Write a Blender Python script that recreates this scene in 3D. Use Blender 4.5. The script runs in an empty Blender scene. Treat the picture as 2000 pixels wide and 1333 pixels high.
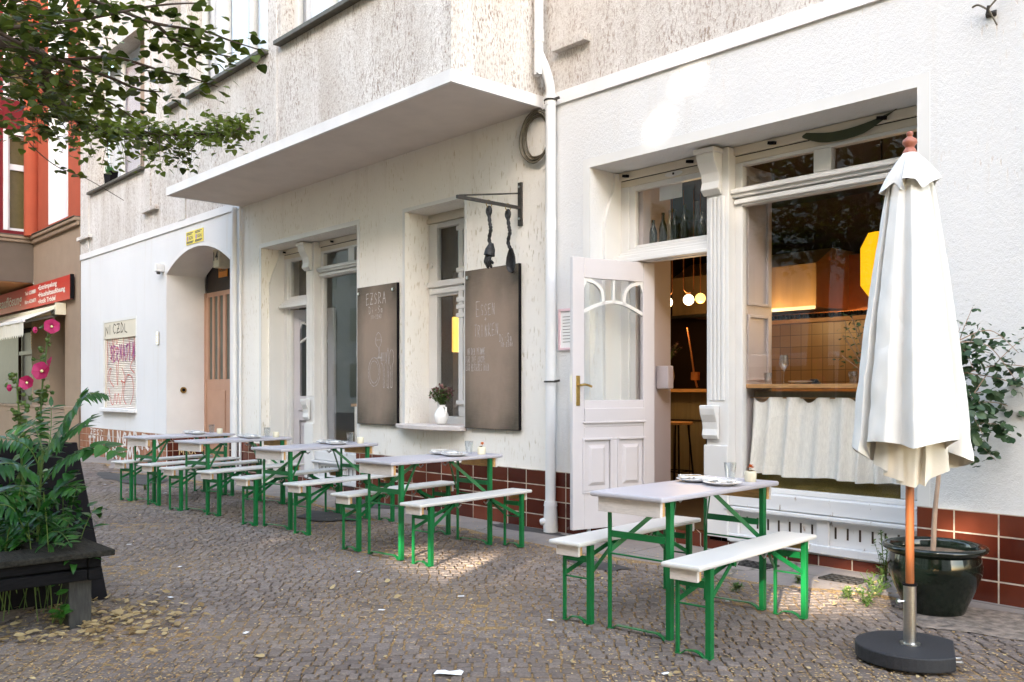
import bpy, bmesh, math, random
from mathutils import Vector, Matrix
random.seed(7)
R = random.random
def U(a, b): return a + (b - a) * random.random()
scene = bpy.context.scene
COL = scene.collection

# ------------------------------------------------------------------ measuring helpers (photo survey -> world metres)
FP, HC, AZ = 1763.0, 1.38, math.radians(47.589)
CA, SA = math.cos(AZ), math.sin(AZ)
def ray(px, py):
    u = (px - 1000) / FP
    return (-SA + u * CA, CA + u * SA, -(py - 760) / FP)
def on_y(px, py, y):
    d = ray(px, py); t = y / d[1]; return Vector((d[0] * t, y, HC + d[2] * t))
def on_z(px, py, z=0.0):
    d = ray(px, py); t = (z - HC) / d[2]; return Vector((d[0] * t, d[1] * t, z))
def at_d(px, py, f):
    d = ray(px, py); return Vector((d[0] * f, d[1] * f, HC + d[2] * f))

# ------------------------------------------------------------------ materials
def lin(c):
    if isinstance(c, str):
        c = [int(c[i:i + 2], 16) / 255 for i in (0, 2, 4)]
        c = [x / 12.92 if x <= .04045 else ((x + .055) / 1.055) ** 2.4 for x in c]
    return (c[0], c[1], c[2], 1)
class N:
    def __init__(s, name):
        s.m = bpy.data.materials.new(name); s.m.use_nodes = True
        s.t = s.m.node_tree; s.b = s.t.nodes['Principled BSDF']; s.out = s.t.nodes['Material Output']
        s.tc = s.t.nodes.new('ShaderNodeTexCoord')
    def n(s, typ, **kw):
        o = s.t.nodes.new('ShaderNode' + typ)
        for k, v in kw.items(): setattr(o, k, v)
        return o
    def l(s, a, b): s.t.links.new(a, b)
    def map(s, scale=(1, 1, 1), rot=(0, 0, 0)):
        m = s.n('Mapping'); m.inputs['Scale'].default_value = scale; m.inputs['Rotation'].default_value = rot
        s.l(s.tc.outputs['Object'], m.inputs['Vector']); return m.outputs[0]
    def noise(s, vec, scale=5, detail=4, rough=.55):
        t = s.n('TexNoise'); t.inputs['Scale'].default_value = scale; t.inputs['Detail'].default_value = detail
        t.inputs['Roughness'].default_value = rough; s.l(vec, t.inputs['Vector']); return t.outputs['Fac']
    def ramp(s, fac, p0, p1, c0=(0, 0, 0, 1), c1=(1, 1, 1, 1)):
        r = s.n('ValToRGB'); e = r.color_ramp.elements
        e[0].position = p0; e[1].position = p1; e[0].color = c0; e[1].color = c1
        s.l(fac, r.inputs[0]); return r.outputs[0]
    def mix(s, fac, a, b, mode='MIX'):
        m = s.n('MixRGB', blend_type=mode)
        for i, v in ((0, fac), (1, a), (2, b)):
            if hasattr(v, 'is_linked'): s.l(v, m.inputs[i])
            else: m.inputs[i].default_value = v
        return m.outputs[0]
    def bump(s, h, strength=.4, dist=.01):
        b = s.n('Bump'); b.inputs['Strength'].default_value = strength; b.inputs['Distance'].default_value = dist
        s.l(h, b.inputs['Height'])
        prev = s.b.inputs['Normal']
        if prev.is_linked: s.l(prev.links[0].from_socket, b.inputs['Normal'])
        s.l(b.outputs[0], s.b.inputs['Normal'])
    def base(s, c):
        if hasattr(c, 'is_linked'): s.l(c, s.b.inputs['Base Color'])
        else: s.b.inputs['Base Color'].default_value = c
    def set(s, **kw):
        for k, v in kw.items(): s.b.inputs[k.replace('_', ' ')].default_value = v
        return s
def simple(name, c, rough=.6, var=.12, scale=8, stretch=(1, 1, 1), bump=0, bscale=60, metal=0, spec=None, dist=.004):
    m = N(name); c = lin(c); v = m.map(stretch)
    d = tuple(x * (1 - var) for x in c[:3]) + (1,); e = tuple(min(1, x * (1 + var)) for x in c[:3]) + (1,)
    m.base(m.ramp(m.noise(v, scale), .3, .7, d, e))
    m.set(Roughness=rough, Metallic=metal)
    if spec is not None: m.b.inputs['Specular IOR Level'].default_value = spec
    if bump: m.bump(m.noise(v, bscale, 3), bump, dist)
    return m.m
MAT = {}
def stucco(name, c, gdepth=.7, speck=(.62, .57, .5), rough_bump=.5, cover=(.40, .56), coarse=.006):
    m = N(name); c = lin(c)
    big = m.noise(m.map((.5, .5, .25)), 1.6, 5)
    base = m.mix(m.ramp(big, .35, .75), c, tuple(x * .92 for x in c[:3]) + (1,))
    g = m.noise(m.map((46, 46, 9)), 1.0, 2, .55)
    region = m.ramp(m.noise(m.map((1, 1, 1)), 1.3, 4), *cover)
    gm = m.mix(1.0, m.ramp(g, .60, .67), region, 'MULTIPLY')
    dr = m.ramp(m.noise(m.map((5, 5, .35)), 1.0, 5, .65), .56, .74); base = m.mix(m.mix(1.0, dr, (.35, .35, .35, 1), 'MULTIPLY'), base, (.60, .54, .46, 1))
    col = m.mix(gm, base, lin(speck))
    fine = m.noise(m.map((1, 1, 1)), 110, 3, .7)
    col = m.mix(m.ramp(fine, .62, .8), col, tuple(x * .84 for x in c[:3]) + (1,))
    m.base(col); m.set(Roughness=.9)
    m.bump(fine, rough_bump, .005)
    m.bump(m.noise(m.map((1, 1, .8)), 38, 4, .6), rough_bump, coarse)
    m.bump(m.mix(gm, (1, 1, 1, 1), (0, 0, 0, 1)), gdepth, .008)
    return m.m
MAT['stucco'] = stucco('white_stucco', (.84, .805, .745), .9, (.62, .555, .44))
MAT['rough'] = stucco('coarse_white_stucco', (.69, .69, .69), .6, (.55, .47, .40), .7, (.52, .70), .007)
MAT['smoothwall'] = stucco('brushed_white_render', (.73, .73, .735), .4, (.66, .63, .60), .4, (.6, .8), .004)
def pebble():
    m = N('weathered_pebbledash')
    big = m.noise(m.map((1.2, 1.2, .35)), 1.6, 5, .65)
    base = m.mix(m.ramp(big, .34, .7), (.71, .685, .655, 1), (.55, .505, .46, 1))
    g = m.noise(m.map((64, 64, 21)), 1.0, 2, .6)
    reg = m.ramp(m.noise(m.map((2.2, 2.2, .7)), 1.3, 4), .32, .60)
    st = m.mix(1.0, m.ramp(g, .53, .63), reg, 'MULTIPLY')
    col = m.mix(st, base, (.30, .235, .19, 1))
    fine = m.noise(m.map((1, 1, .7)), 62, 3, .8)
    fm = m.mix(1.0, m.ramp(fine, .52, .64), m.ramp(big, .3, .62, (.25, .25, .25, 1), (.9, .9, .9, 1)), 'MULTIPLY')
    col = m.mix(fm, col, (.36, .295, .255, 1))
    drip = m.ramp(m.noise(m.map((7, 7, .3)), 1.0, 4, .6), .52, .70)
    col = m.mix(m.mix(1.0, drip, (.35, .35, .35, 1), 'MULTIPLY'), col, (.80, .77, .75, 1))
    m.base(col); m.set(Roughness=.95)
    m.bump(fine, .8, .012); m.bump(g, .6, .012)
    return m.m
MAT['pebble'] = pebble()
def painted(name, c, chips=(.45, .38, .30), amount=.70, rough=.5):
    m = N(name); c = lin(c)
    n1 = m.noise(m.map((7, 7, 2.2)), 2.2, 6, .7)
    n2 = m.noise(m.map((1, 1, 1)), 1.3, 3)
    col = m.mix(m.ramp(n2, .3, .7), c, tuple(x * .9 for x in c[:3]) + (1,))
    chip = m.ramp(n1, amount, amount + .03)
    m.base(m.mix(chip, col, lin(chips))); m.set(Roughness=rough)
    m.bump(m.ramp(n1, amount, amount + .03, (1, 1, 1, 1), (0, 0, 0, 1)), .5, .003)
    m.bump(m.noise(m.map((30, 30, 4)), 2, 3), .15, .003)
    return m.m
MAT['trim'] = painted('white_trim_paint', (.71, .70, .68), (.5, .42, .34), .72)
MAT['peel'] = painted('peeling_white_paint', (.70, .70, .70), (.36, .30, .25), .63, .6)
MAT['door_paint'] = painted('mauve_door_paint', (.59, .56, .575), (.50, .40, .28), .70, .4)
MAT['cream'] = painted('cream_shutter_paint', (.66, .60, .49), (.3, .25, .2), .76)
MAT['plaster'] = simple('smooth_white_plaster', (.73, .72, .715), .85, .06, 2, bump=.15, bscale=80)
MAT['soffit'] = simple('painted_soffit', (.68, .615, .565), .9, .05, 3, bump=.2, bscale=120)
def tiles():
    m = N('oxblood_tiles')
    s = m.n('SeparateXYZ'); m.l(m.tc.outputs['Object'], s.inputs[0])
    add = m.n('MATH' if False else 'Math', operation='ADD'); m.l(s.outputs[0], add.inputs[0]); m.l(s.outputs[1], add.inputs[1])
    c = m.n('CombineXYZ'); m.l(add.outputs[0], c.inputs[0]); m.l(s.outputs[2], c.inputs[1])
    b = m.n('TexBrick', offset=0.0); b.inputs['Scale'].default_value = 1
    b.inputs['Brick Width'].default_value = .275; b.inputs['Row Height'].default_value = .1455
    b.inputs['Mortar Size'].default_value = .0055; b.inputs['Mortar Smooth'].default_value = .15; b.inputs['Bias'].default_value = -.1
    b.inputs['Color1'].default_value = (.062, .012, .007, 1); b.inputs['Color2'].default_value = (.175, .042, .020, 1)
    b.inputs['Mortar'].default_value = (.62, .52, .40, 1)
    m.l(c.outputs[0], b.inputs['Vector'])
    dj = m.noise(m.map((1, 1, 1)), 7, 5); b.inputs['Mortar'].default_value = (.50, .42, .32, 1); m.l(m.ramp(dj, .35, .62, (.26, .20, .15, 1), (.58, .49, .38, 1)), b.inputs['Mortar'])
    nz = m.noise(m.map((1, 1, 1)), 5, 5)
    m.base(m.mix(m.ramp(nz, .4, .8), b.outputs['Color'], (.23, .06, .035, 1), 'MIX') if False else m.mix(.25, b.outputs['Color'], m.ramp(nz, .3, .7, (.5, .5, .5, 1), (1, 1, 1, 1)), 'MULTIPLY'))
    rr = m.mix(b.outputs['Fac'], m.ramp(nz, .3, .8, (.12, .12, .12, 1), (.3, .3, .3, 1)), (.9, .9, .9, 1)); m.l(rr, m.b.inputs['Roughness'])
    m.bump(m.mix(1.0, (1, 1, 1, 1), b.outputs['Fac'], 'SUBTRACT'), .8, .004)
    m.bump(m.noise(m.map((1, 1, 1)), 9, 2), .12, .01)
    return m.m
MAT['tiles'] = tiles()
MAT['old_tiles'] = tiles(); MAT['old_tiles'].name = 'sun_faded_tiles'
for nd in MAT['old_tiles'].node_tree.nodes:
    if nd.type == 'TEX_BRICK':
        nd.inputs['Color1'].default_value = (.36, .15, .085, 1); nd.inputs['Color2'].default_value = (.30, .115, .06, 1)
def glass(name, tint=(1, 1, 1, 1), ior=1.5, boost=0.0, rough=0.0):
    m = N(name); m.t.nodes.remove(m.b)
    tr = m.n('BsdfTransparent'); tr.inputs[0].default_value = tint
    gl = m.n('BsdfGlossy'); gl.inputs['Roughness'].default_value = rough
    lw = m.n('LayerWeight'); lw.inputs['Blend'].default_value = .5
    pw = m.n('Math', operation='POWER'); m.l(lw.outputs['Facing'], pw.inputs[0]); pw.inputs[1].default_value = 5
    f0 = ((ior - 1) / (ior + 1)) ** 2 + boost
    a = m.n('Math', operation='MULTIPLY_ADD'); m.l(pw.outputs[0], a.inputs[0]); a.inputs[1].default_value = 1 - f0; a.inputs[2].default_value = f0
    a.use_clamp = True
    mx = m.n('MixShader'); m.l(a.outputs[0], mx.inputs[0]); m.l(tr.outputs[0], mx.inputs[1]); m.l(gl.outputs[0], mx.inputs[2])
    m.l(mx.outputs[0], m.out.inputs[0]); return m.m
MAT['pane'] = glass('window_glass', (.985, .99, .985, 1), 1.50, .0)
MAT['tumbler'] = glass('drinking_glass', (.93, .945, .96, 1), 1.5, .10, .02)
MAT['bottle'] = glass('dark_bottle_glass', (.30, .36, .34, 1), 1.5, .05, .05)
MAT['bottle_clear'] = glass('clear_bottle_glass', (.80, .84, .84, 1), 1.5, .05, .05)
def emit(name, c, st):
    m = N(name); m.base(lin(c)); m.b.inputs['Emission Color'].default_value = lin(c); m.b.inputs['Emission Strength'].default_value = st; return m.m
def leafmat(name, c0, c1, rough=.45, trans=.35, scale=3):
    m = N(name)
    oi = m.n('Attribute', attribute_name='tone', attribute_type='GEOMETRY')
    nz = m.noise(m.map((1, 1, 1)), scale, 2)
    f = m.mix(.5, oi.outputs['Fac'], nz)
    col = m.mix(m.ramp(f, .25, .75), lin(c0), lin(c1)); m.base(col); m.set(Roughness=rough)
    t = m.n('BsdfTranslucent'); m.l(col, t.inputs[0]); mx = m.n('MixShader'); mx.inputs[0].default_value = trans
    m.l(m.b.outputs[0], mx.inputs[1]); m.l(t.outputs[0], mx.inputs[2]); m.l(mx.outputs[0], m.out.inputs[0])
    return m.m
MAT['linden'] = leafmat('linden_leaf', (.024, .040, .006), (.125, .165, .022), .4, .5)
MAT['ailanthus'] = leafmat('green_plant_leaf', (.010, .062, .008), (.040, .135, .018), .4)
MAT['olive'] = leafmat('round_grey_green_leaf', (.018, .052, .020), (.075, .130, .056), .4)
MAT['weed'] = leafmat('weed_leaf', (.06, .13, .025), (.14, .20, .05))
MAT['dry'] = leafmat('dry_leaf', (.19, .12, .045), (.50, .38, .19), .8, .2)
MAT['bark'] = simple('tree_bark', (.07, .055, .045), .95, .35, 12, (1, 1, .3), .9, 30, dist=.02)
MAT['stemwood'] = simple('thin_grey_brown_stem', (.30, .21, .15), .8, .2, 20, (1, 1, .4), .3, 60)
MAT['twig'] = simple('dark_twig', (.06, .04, .03), .9, .2, 20)
MAT['green_paint'] = painted('worn_green_paint', (.004, .145, .036), (.10, .055, .03), .735, .34)
MAT['tabletop'] = painted('lilac_grey_painted_wood', (.47, .445, .475), (.36, .31, .29), .715, .36)
MAT['benchtop'] = painted('off_white_painted_wood', (.64, .615, .575), (.42, .37, .31), .715, .42)
MAT['apron'] = simple('painted_batten', (.66, .60, .57), .6, .1, 6, (4, 20, 20), .1, 40)
MAT['rawwood'] = simple('raw_pine_wood', (.58, .33, .12), .6, .25, 4, (3, 20, 20), .1, 40)
MAT['steel'] = simple('brushed_steel', (.58, .57, .55), .28, .1, 30, (1, 1, 12), metal=1)
MAT['iron'] = simple('black_wrought_iron', (.022, .021, .022), .55, .5, 30, bump=.9, bscale=45, metal=.5, dist=.006)
MAT['rust_iron'] = simple('dark_rusty_bracket', (.045, .04, .035), .6, .4, 20, metal=.4)
MAT['brass'] = simple('old_brass', (.42, .29, .10), .38, .25, 20, metal=1)
MAT['ceramic'] = simple('white_glazed_ceramic', (.78, .77, .75), .18, .03, 5)
MAT['cup'] = simple('cream_stoneware', (.72, .65, .48), .5, .08, 12)
MAT['napkin'] = simple('cream_napkin_cloth', (.80, .76, .70), .9, .06, 30, bump=.2, bscale=200)
def canvas():
    m = N('creased_off_white_canvas'); m.base(m.ramp(m.noise(m.map((1, 1, .5)), 4, 4), .3, .7, (.68, .67, .64, 1), (.75, .74, .715, 1))); m.set(Roughness=.95)
    v = m.n('TexVoronoi', feature='DISTANCE_TO_EDGE'); v.inputs['Scale'].default_value = 5.5; w = m.n('TexNoise'); w.inputs['Scale'].default_value = 3; m.l(m.map((1, 1, .6)), w.inputs['Vector'])
    m.l(m.mix(.22, m.map((1, 1, .55)), w.outputs['Color']), v.inputs['Vector']); m.bump(m.ramp(v.outputs['Distance'], 0, .10), .16, .010)
    m.bump(m.noise(m.map((3.5, 3.5, .7)), 5, 4), .32, .012); m.bump(m.noise(m.map((1, 1, 1)), 400, 2), .15, .001); return m.m
MAT['canvas'] = canvas()
MAT['linen'] = simple('natural_linen', (.87, .84, .79), .95, .08, 90, (1, 1, .25), .25, 160)
MAT['granite'] = simple('dark_grey_granite', (.017, .017, .020), .7, .35, 120, bump=.08, bscale=150)
MAT['pot'] = simple('dark_green_glaze', (.005, .009, .006), .10, .5, 6)
MAT['soil'] = simple('dry_soil', (.13, .09, .06), 1, .4, 30, bump=1, bscale=30, dist=.02)
MAT['pole_wood'] = simple('orange_brown_wood', (.24, .070, .017), .42, .22, 6, (10, 10, 1), .05, 30)
MAT['finial'] = simple('red_brown_turned_wood', (.32, .11, .07), .45, .15, 10)
MAT['blackwood'] = simple('black_stained_timber', (.006, .0055, .006), .9, .5, 5, (3, 3, 16), .4, 20, dist=.008, spec=.12)
MAT['topwood'] = simple('weathered_dark_plank', (.021, .019, .015), .9, .6, 4, (2, 14, 14), .6, 14, dist=.01, spec=.15)
MAT['legwood'] = simple('grey_weathered_post', (.028, .026, .023), .85, .4, 6, (12, 12, 2), .4, 20)
MAT['black'] = simple('matt_black', (.008, .007, .008), .9, .2, 10, spec=.1)
MAT['grey_metal'] = simple('grey_metal_ledge', (.085, .078, .06), .6, .3, 12)
MAT['hose'] = simple('beige_cable', (.125, .105, .07), .5, .15, 10)
MAT['pipe'] = simple('white_painted_pipe', (.70, .70, .70), .45, .06, 5, (1, 1, .4), .08, 30)
MAT['sill_stone'] = simple('pinkish_stone_sill', (.58, .52, .49), .8, .1, 12, bump=.2, bscale=80)
def chalkboard():
    m = N('wiped_brown_chalkboard')
    n = m.noise(m.map((1.4, 1, .9)), 2.4, 6, .6); f = m.noise(m.map((3, 3, 40)), 3, 3)
    g = m.n('TexCoord'); s = m.n('SeparateXYZ'); m.l(g.outputs['Generated'], s.inputs[0])
    def bell(o):
        a = m.n('Math', operation='SUBTRACT'); m.l(o, a.inputs[0]); a.inputs[1].default_value = .5
        b = m.n('Math', operation='MULTIPLY'); m.l(a.outputs[0], b.inputs[0]); m.l(a.outputs[0], b.inputs[1]); return b.outputs[0]
    ad = m.n('Math', operation='ADD'); m.l(bell(s.outputs[0]), ad.inputs[0]); m.l(bell(s.outputs[2]), ad.inputs[1])
    e = m.ramp(ad.outputs[0], .03, .40, (1, 1, 1, 1), (.0, .0, .0, 1))
    mask = m.mix(.5, e, n)
    col = m.mix(m.ramp(mask, .22, .72), (.062, .048, .030, 1), (.275, .200, .148, 1))
    col = m.mix(m.mix(1.0, m.ramp(f, .5, .8), (.14, .14, .14, 1), 'MULTIPLY'), col, (.34, .28, .23, 1))
    m.base(col); m.set(Roughness=.75); return m.m
MAT['board'] = chalkboard()
def flat(name, c, rough=.8, var=.04): return simple(name, c, rough, var, 6)
MAT['chalk'] = simple('faint_white_chalk', (.46, .41, .38), .95, .45, 40)
MAT['white_spray'] = flat('white_spray_paint', (.66, .60, .56), .8, .1)
MAT['purple_spray'] = flat('purple_spray_paint', (.36, .09, .26))
MAT['red_spray'] = flat('red_spray_paint', (.62, .13, .10))
MAT['dark_spray'] = flat('dark_spray_paint', (.12, .10, .07))
MAT['yellow_spray'] = flat('pale_yellow_paint', (.55, .42, .22))
MAT['sign_red'] = flat('red_sign_face', (.50, .020, .010), .45)
MAT['sign_white'] = flat('white_lettering', (.80, .74, .66), .6)
MAT['sign_yellow'] = flat('yellow_sign_face', (.74, .58, .02), .4)
MAT['sign_orange'] = flat('orange_sign_face', (.78, .26, .008), .4)
MAT['sign_dark'] = flat('dark_lettering', (.05, .045, .04), .6)
MAT['sign_purple'] = flat('purple_emblem', (.35, .22, .40), .6)
MAT['pink'] = flat('pink_frame_paint', (.72, .52, .56), .5)
MAT['paper'] = flat('white_paper', (.78, .78, .77), .9)
MAT['peach'] = simple('peach_painted_door', (.47, .28, .19), .45, .06, 4)
MAT['dark_glass'] = simple('grey_frosted_glass', (.12, .13, .11), .25, .15, 4)
MAT['dark_brown'] = simple('dark_brown_wood', (.035, .020, .012), .5, .3, 6)
MAT['curtain'] = simple('white_net_curtain', (.70, .72, .78), .9, .08, 3, (14, 1, .4), .3, 10)
MAT['red_wall'] = simple('dark_red_render', (.15, .006, .010), .9, .08, 3, bump=.2, bscale=80)
MAT['orange_wall'] = simple('orange_render', (.36, .070, .030), .9, .06, 3, bump=.2, bscale=80)
MAT['beige_wall'] = simple('beige_render', (.30, .22, .155), .9, .06, 3, bump=.2, bscale=80)
MAT['taupe_wall'] = simple('taupe_render', (.13, .098, .074), .9, .06, 3, bump=.2, bscale=80)
MAT['awning'] = simple('cream_awning_cloth', (.70, .66, .56), .9, .12, 5, (10, 1, 1))
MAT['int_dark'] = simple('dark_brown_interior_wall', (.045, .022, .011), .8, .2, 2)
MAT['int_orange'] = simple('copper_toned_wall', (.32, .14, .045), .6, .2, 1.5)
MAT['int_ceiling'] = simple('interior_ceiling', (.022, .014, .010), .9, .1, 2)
MAT['int_grey'] = simple('grey_interior_wall', (.30, .27, .23), .9, .1, 2)
MAT['counter_front'] = simple('olive_panelled_counter', (.22, .17, .10), .7, .12, 3, (10, 10, .5))
MAT['oak'] = simple('oiled_oak', (.50, .26, .10), .4, .2, 3, (3, 18, 18))
MAT['hood'] = simple('brushed_hood_steel', (.44, .29, .15), .38, .35, 1.2, (2.5, 1, .3), metal=.7)
MAT['copper'] = simple('copper_pendant_tube', (.55, .22, .09), .3, .1, 10, metal=1)
MAT['mesh'] = simple('olive_wire_mesh', (.30, .23, .07), .8, .35, 160)
MAT['panelled'] = painted('mauve_panelled_shutter', (.55, .49, .50), (.4, .33, .3), .8)
MAT['globe'] = emit('lit_opal_globe', (1, .80, .52), .5)
MAT['globe_warm'] = emit('lit_yellow_globe', (1, .60, .14), .22)
MAT['lantern'] = emit('lit_yellow_lantern', (1, .46, .006), .10)
MAT['sconce'] = emit('lit_amber_lamp', (1, .58, .10), .20)
MAT['petal'] = leafmat('pink_hollyhock_petal', (.36, .008, .07), (.56, .04, .17), .6, .35)
MAT['petal_core'] = flat('pale_flower_centre', (.75, .70, .35))
MAT['flower_o'] = flat('orange_dry_flower', (.70, .19, .03))
MAT['flower_p'] = leafmat('dusky_purple_flower', (.16, .06, .07), (.30, .16, .14), .8, .2)
MAT['drain'] = simple('cast_iron_grate', (.06, .055, .05), .6, .3, 20, metal=.5)
def kitchen_tiles():
    m = N('ochre_kitchen_tiles'); s = m.n('SeparateXYZ'); m.l(m.tc.outputs['Object'], s.inputs[0])
    c = m.n('CombineXYZ'); m.l(s.outputs[0], c.inputs[0]); m.l(s.outputs[2], c.inputs[1])
    b = m.n('TexBrick', offset=0.0); b.inputs['Brick Width'].default_value = .15; b.inputs['Row Height'].default_value = .15; b.inputs['Scale'].default_value = 1
    b.inputs['Mortar Size'].default_value = .004; b.inputs['Color1'].default_value = (.36, .21, .085, 1); b.inputs['Color2'].default_value = (.27, .15, .06, 1)
    b.inputs['Mortar'].default_value = (.12, .07, .03, 1); m.l(c.outputs[0], b.inputs['Vector']); m.base(b.outputs[0]); m.set(Roughness=.3); return m.m
MAT['ktiles'] = kitchen_tiles()
def cobble():
    m = N('small_granite_setts')
    a = m.n('Attribute', attribute_name='tone', attribute_type='GEOMETRY')
    col = m.ramp(a.outputs['Fac'], 0, 1, (.155, .120, .100, 1), (.300, .242, .205, 1))
    n = m.noise(m.map((1, 1, 1)), 70, 4, .7)
    col = m.mix(m.ramp(n, .35, .75), col, (.065, .054, .050, 1))
    d = m.ramp(m.noise(m.map((1, 1, 1)), .9, 4), .45, .75)
    col = m.mix(m.mix(1.0, d, (.45, .45, .45, 1), 'MULTIPLY'), col, (.19, .135, .080, 1))
    m.base(col); m.set(Roughness=.88); m.b.inputs['Specular IOR Level'].default_value = .25; m.bump(n, .35, .006); return m.m
MAT['sett'] = cobble()
def joints():
    m = N('sandy_joints_with_blossom_litter')
    n = m.noise(m.map((1, 1, 1)), 55, 4, .7); b = m.noise(m.map((1, 1, 1)), 1.2, 3)
    col = m.mix(m.ramp(n, .40, .62), (.115, .078, .046, 1), (.40, .24, .085, 1))
    col = m.mix(m.ramp(n, .62, .72), col, (.10, .12, .03, 1))
    m.base(col); m.set(Roughness=1); m.bump(n, .8, .01); return m.m
MAT['joint'] = joints()
def concrete():
    m = N('worn_concrete_strip')
    n = m.noise(m.map((1, 1, 1)), 2.2, 7, .65); f = m.noise(m.map((1, 1, 1)), 80, 3)
    v = m.n('TexVoronoi', feature='DISTANCE_TO_EDGE'); v.inputs['Scale'].default_value = 1.1
    w = m.mix(.12, m.tc.outputs['Object'], m.n('TexNoise').outputs['Color']); m.l(w, v.inputs['Vector'])
    col = m.mix(m.ramp(n, .3, .7), (.175, .145, .128, 1), (.28, .238, .21, 1))
    col = m.mix(m.ramp(f, .6, .8), col, (.095, .08, .07, 1))
    col = m.mix(m.ramp(v.outputs['Distance'], .0, .012, (1, 1, 1, 1), (0, 0, 0, 1)), col, (.09, .08, .055, 1))
    m.base(col); m.set(Roughness=.85); m.bump(f, .4, .005); m.bump(n, .3, .02); return m.m
MAT['concrete'] = concrete()
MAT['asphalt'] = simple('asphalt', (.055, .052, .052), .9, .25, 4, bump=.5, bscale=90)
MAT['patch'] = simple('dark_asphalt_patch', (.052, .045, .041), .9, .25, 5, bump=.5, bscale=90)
MAT['crumb'] = leafmat('fallen_blossom_crumbs', (.34, .19, .06), (.50, .37, .19), .9, .1, 2)

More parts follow.
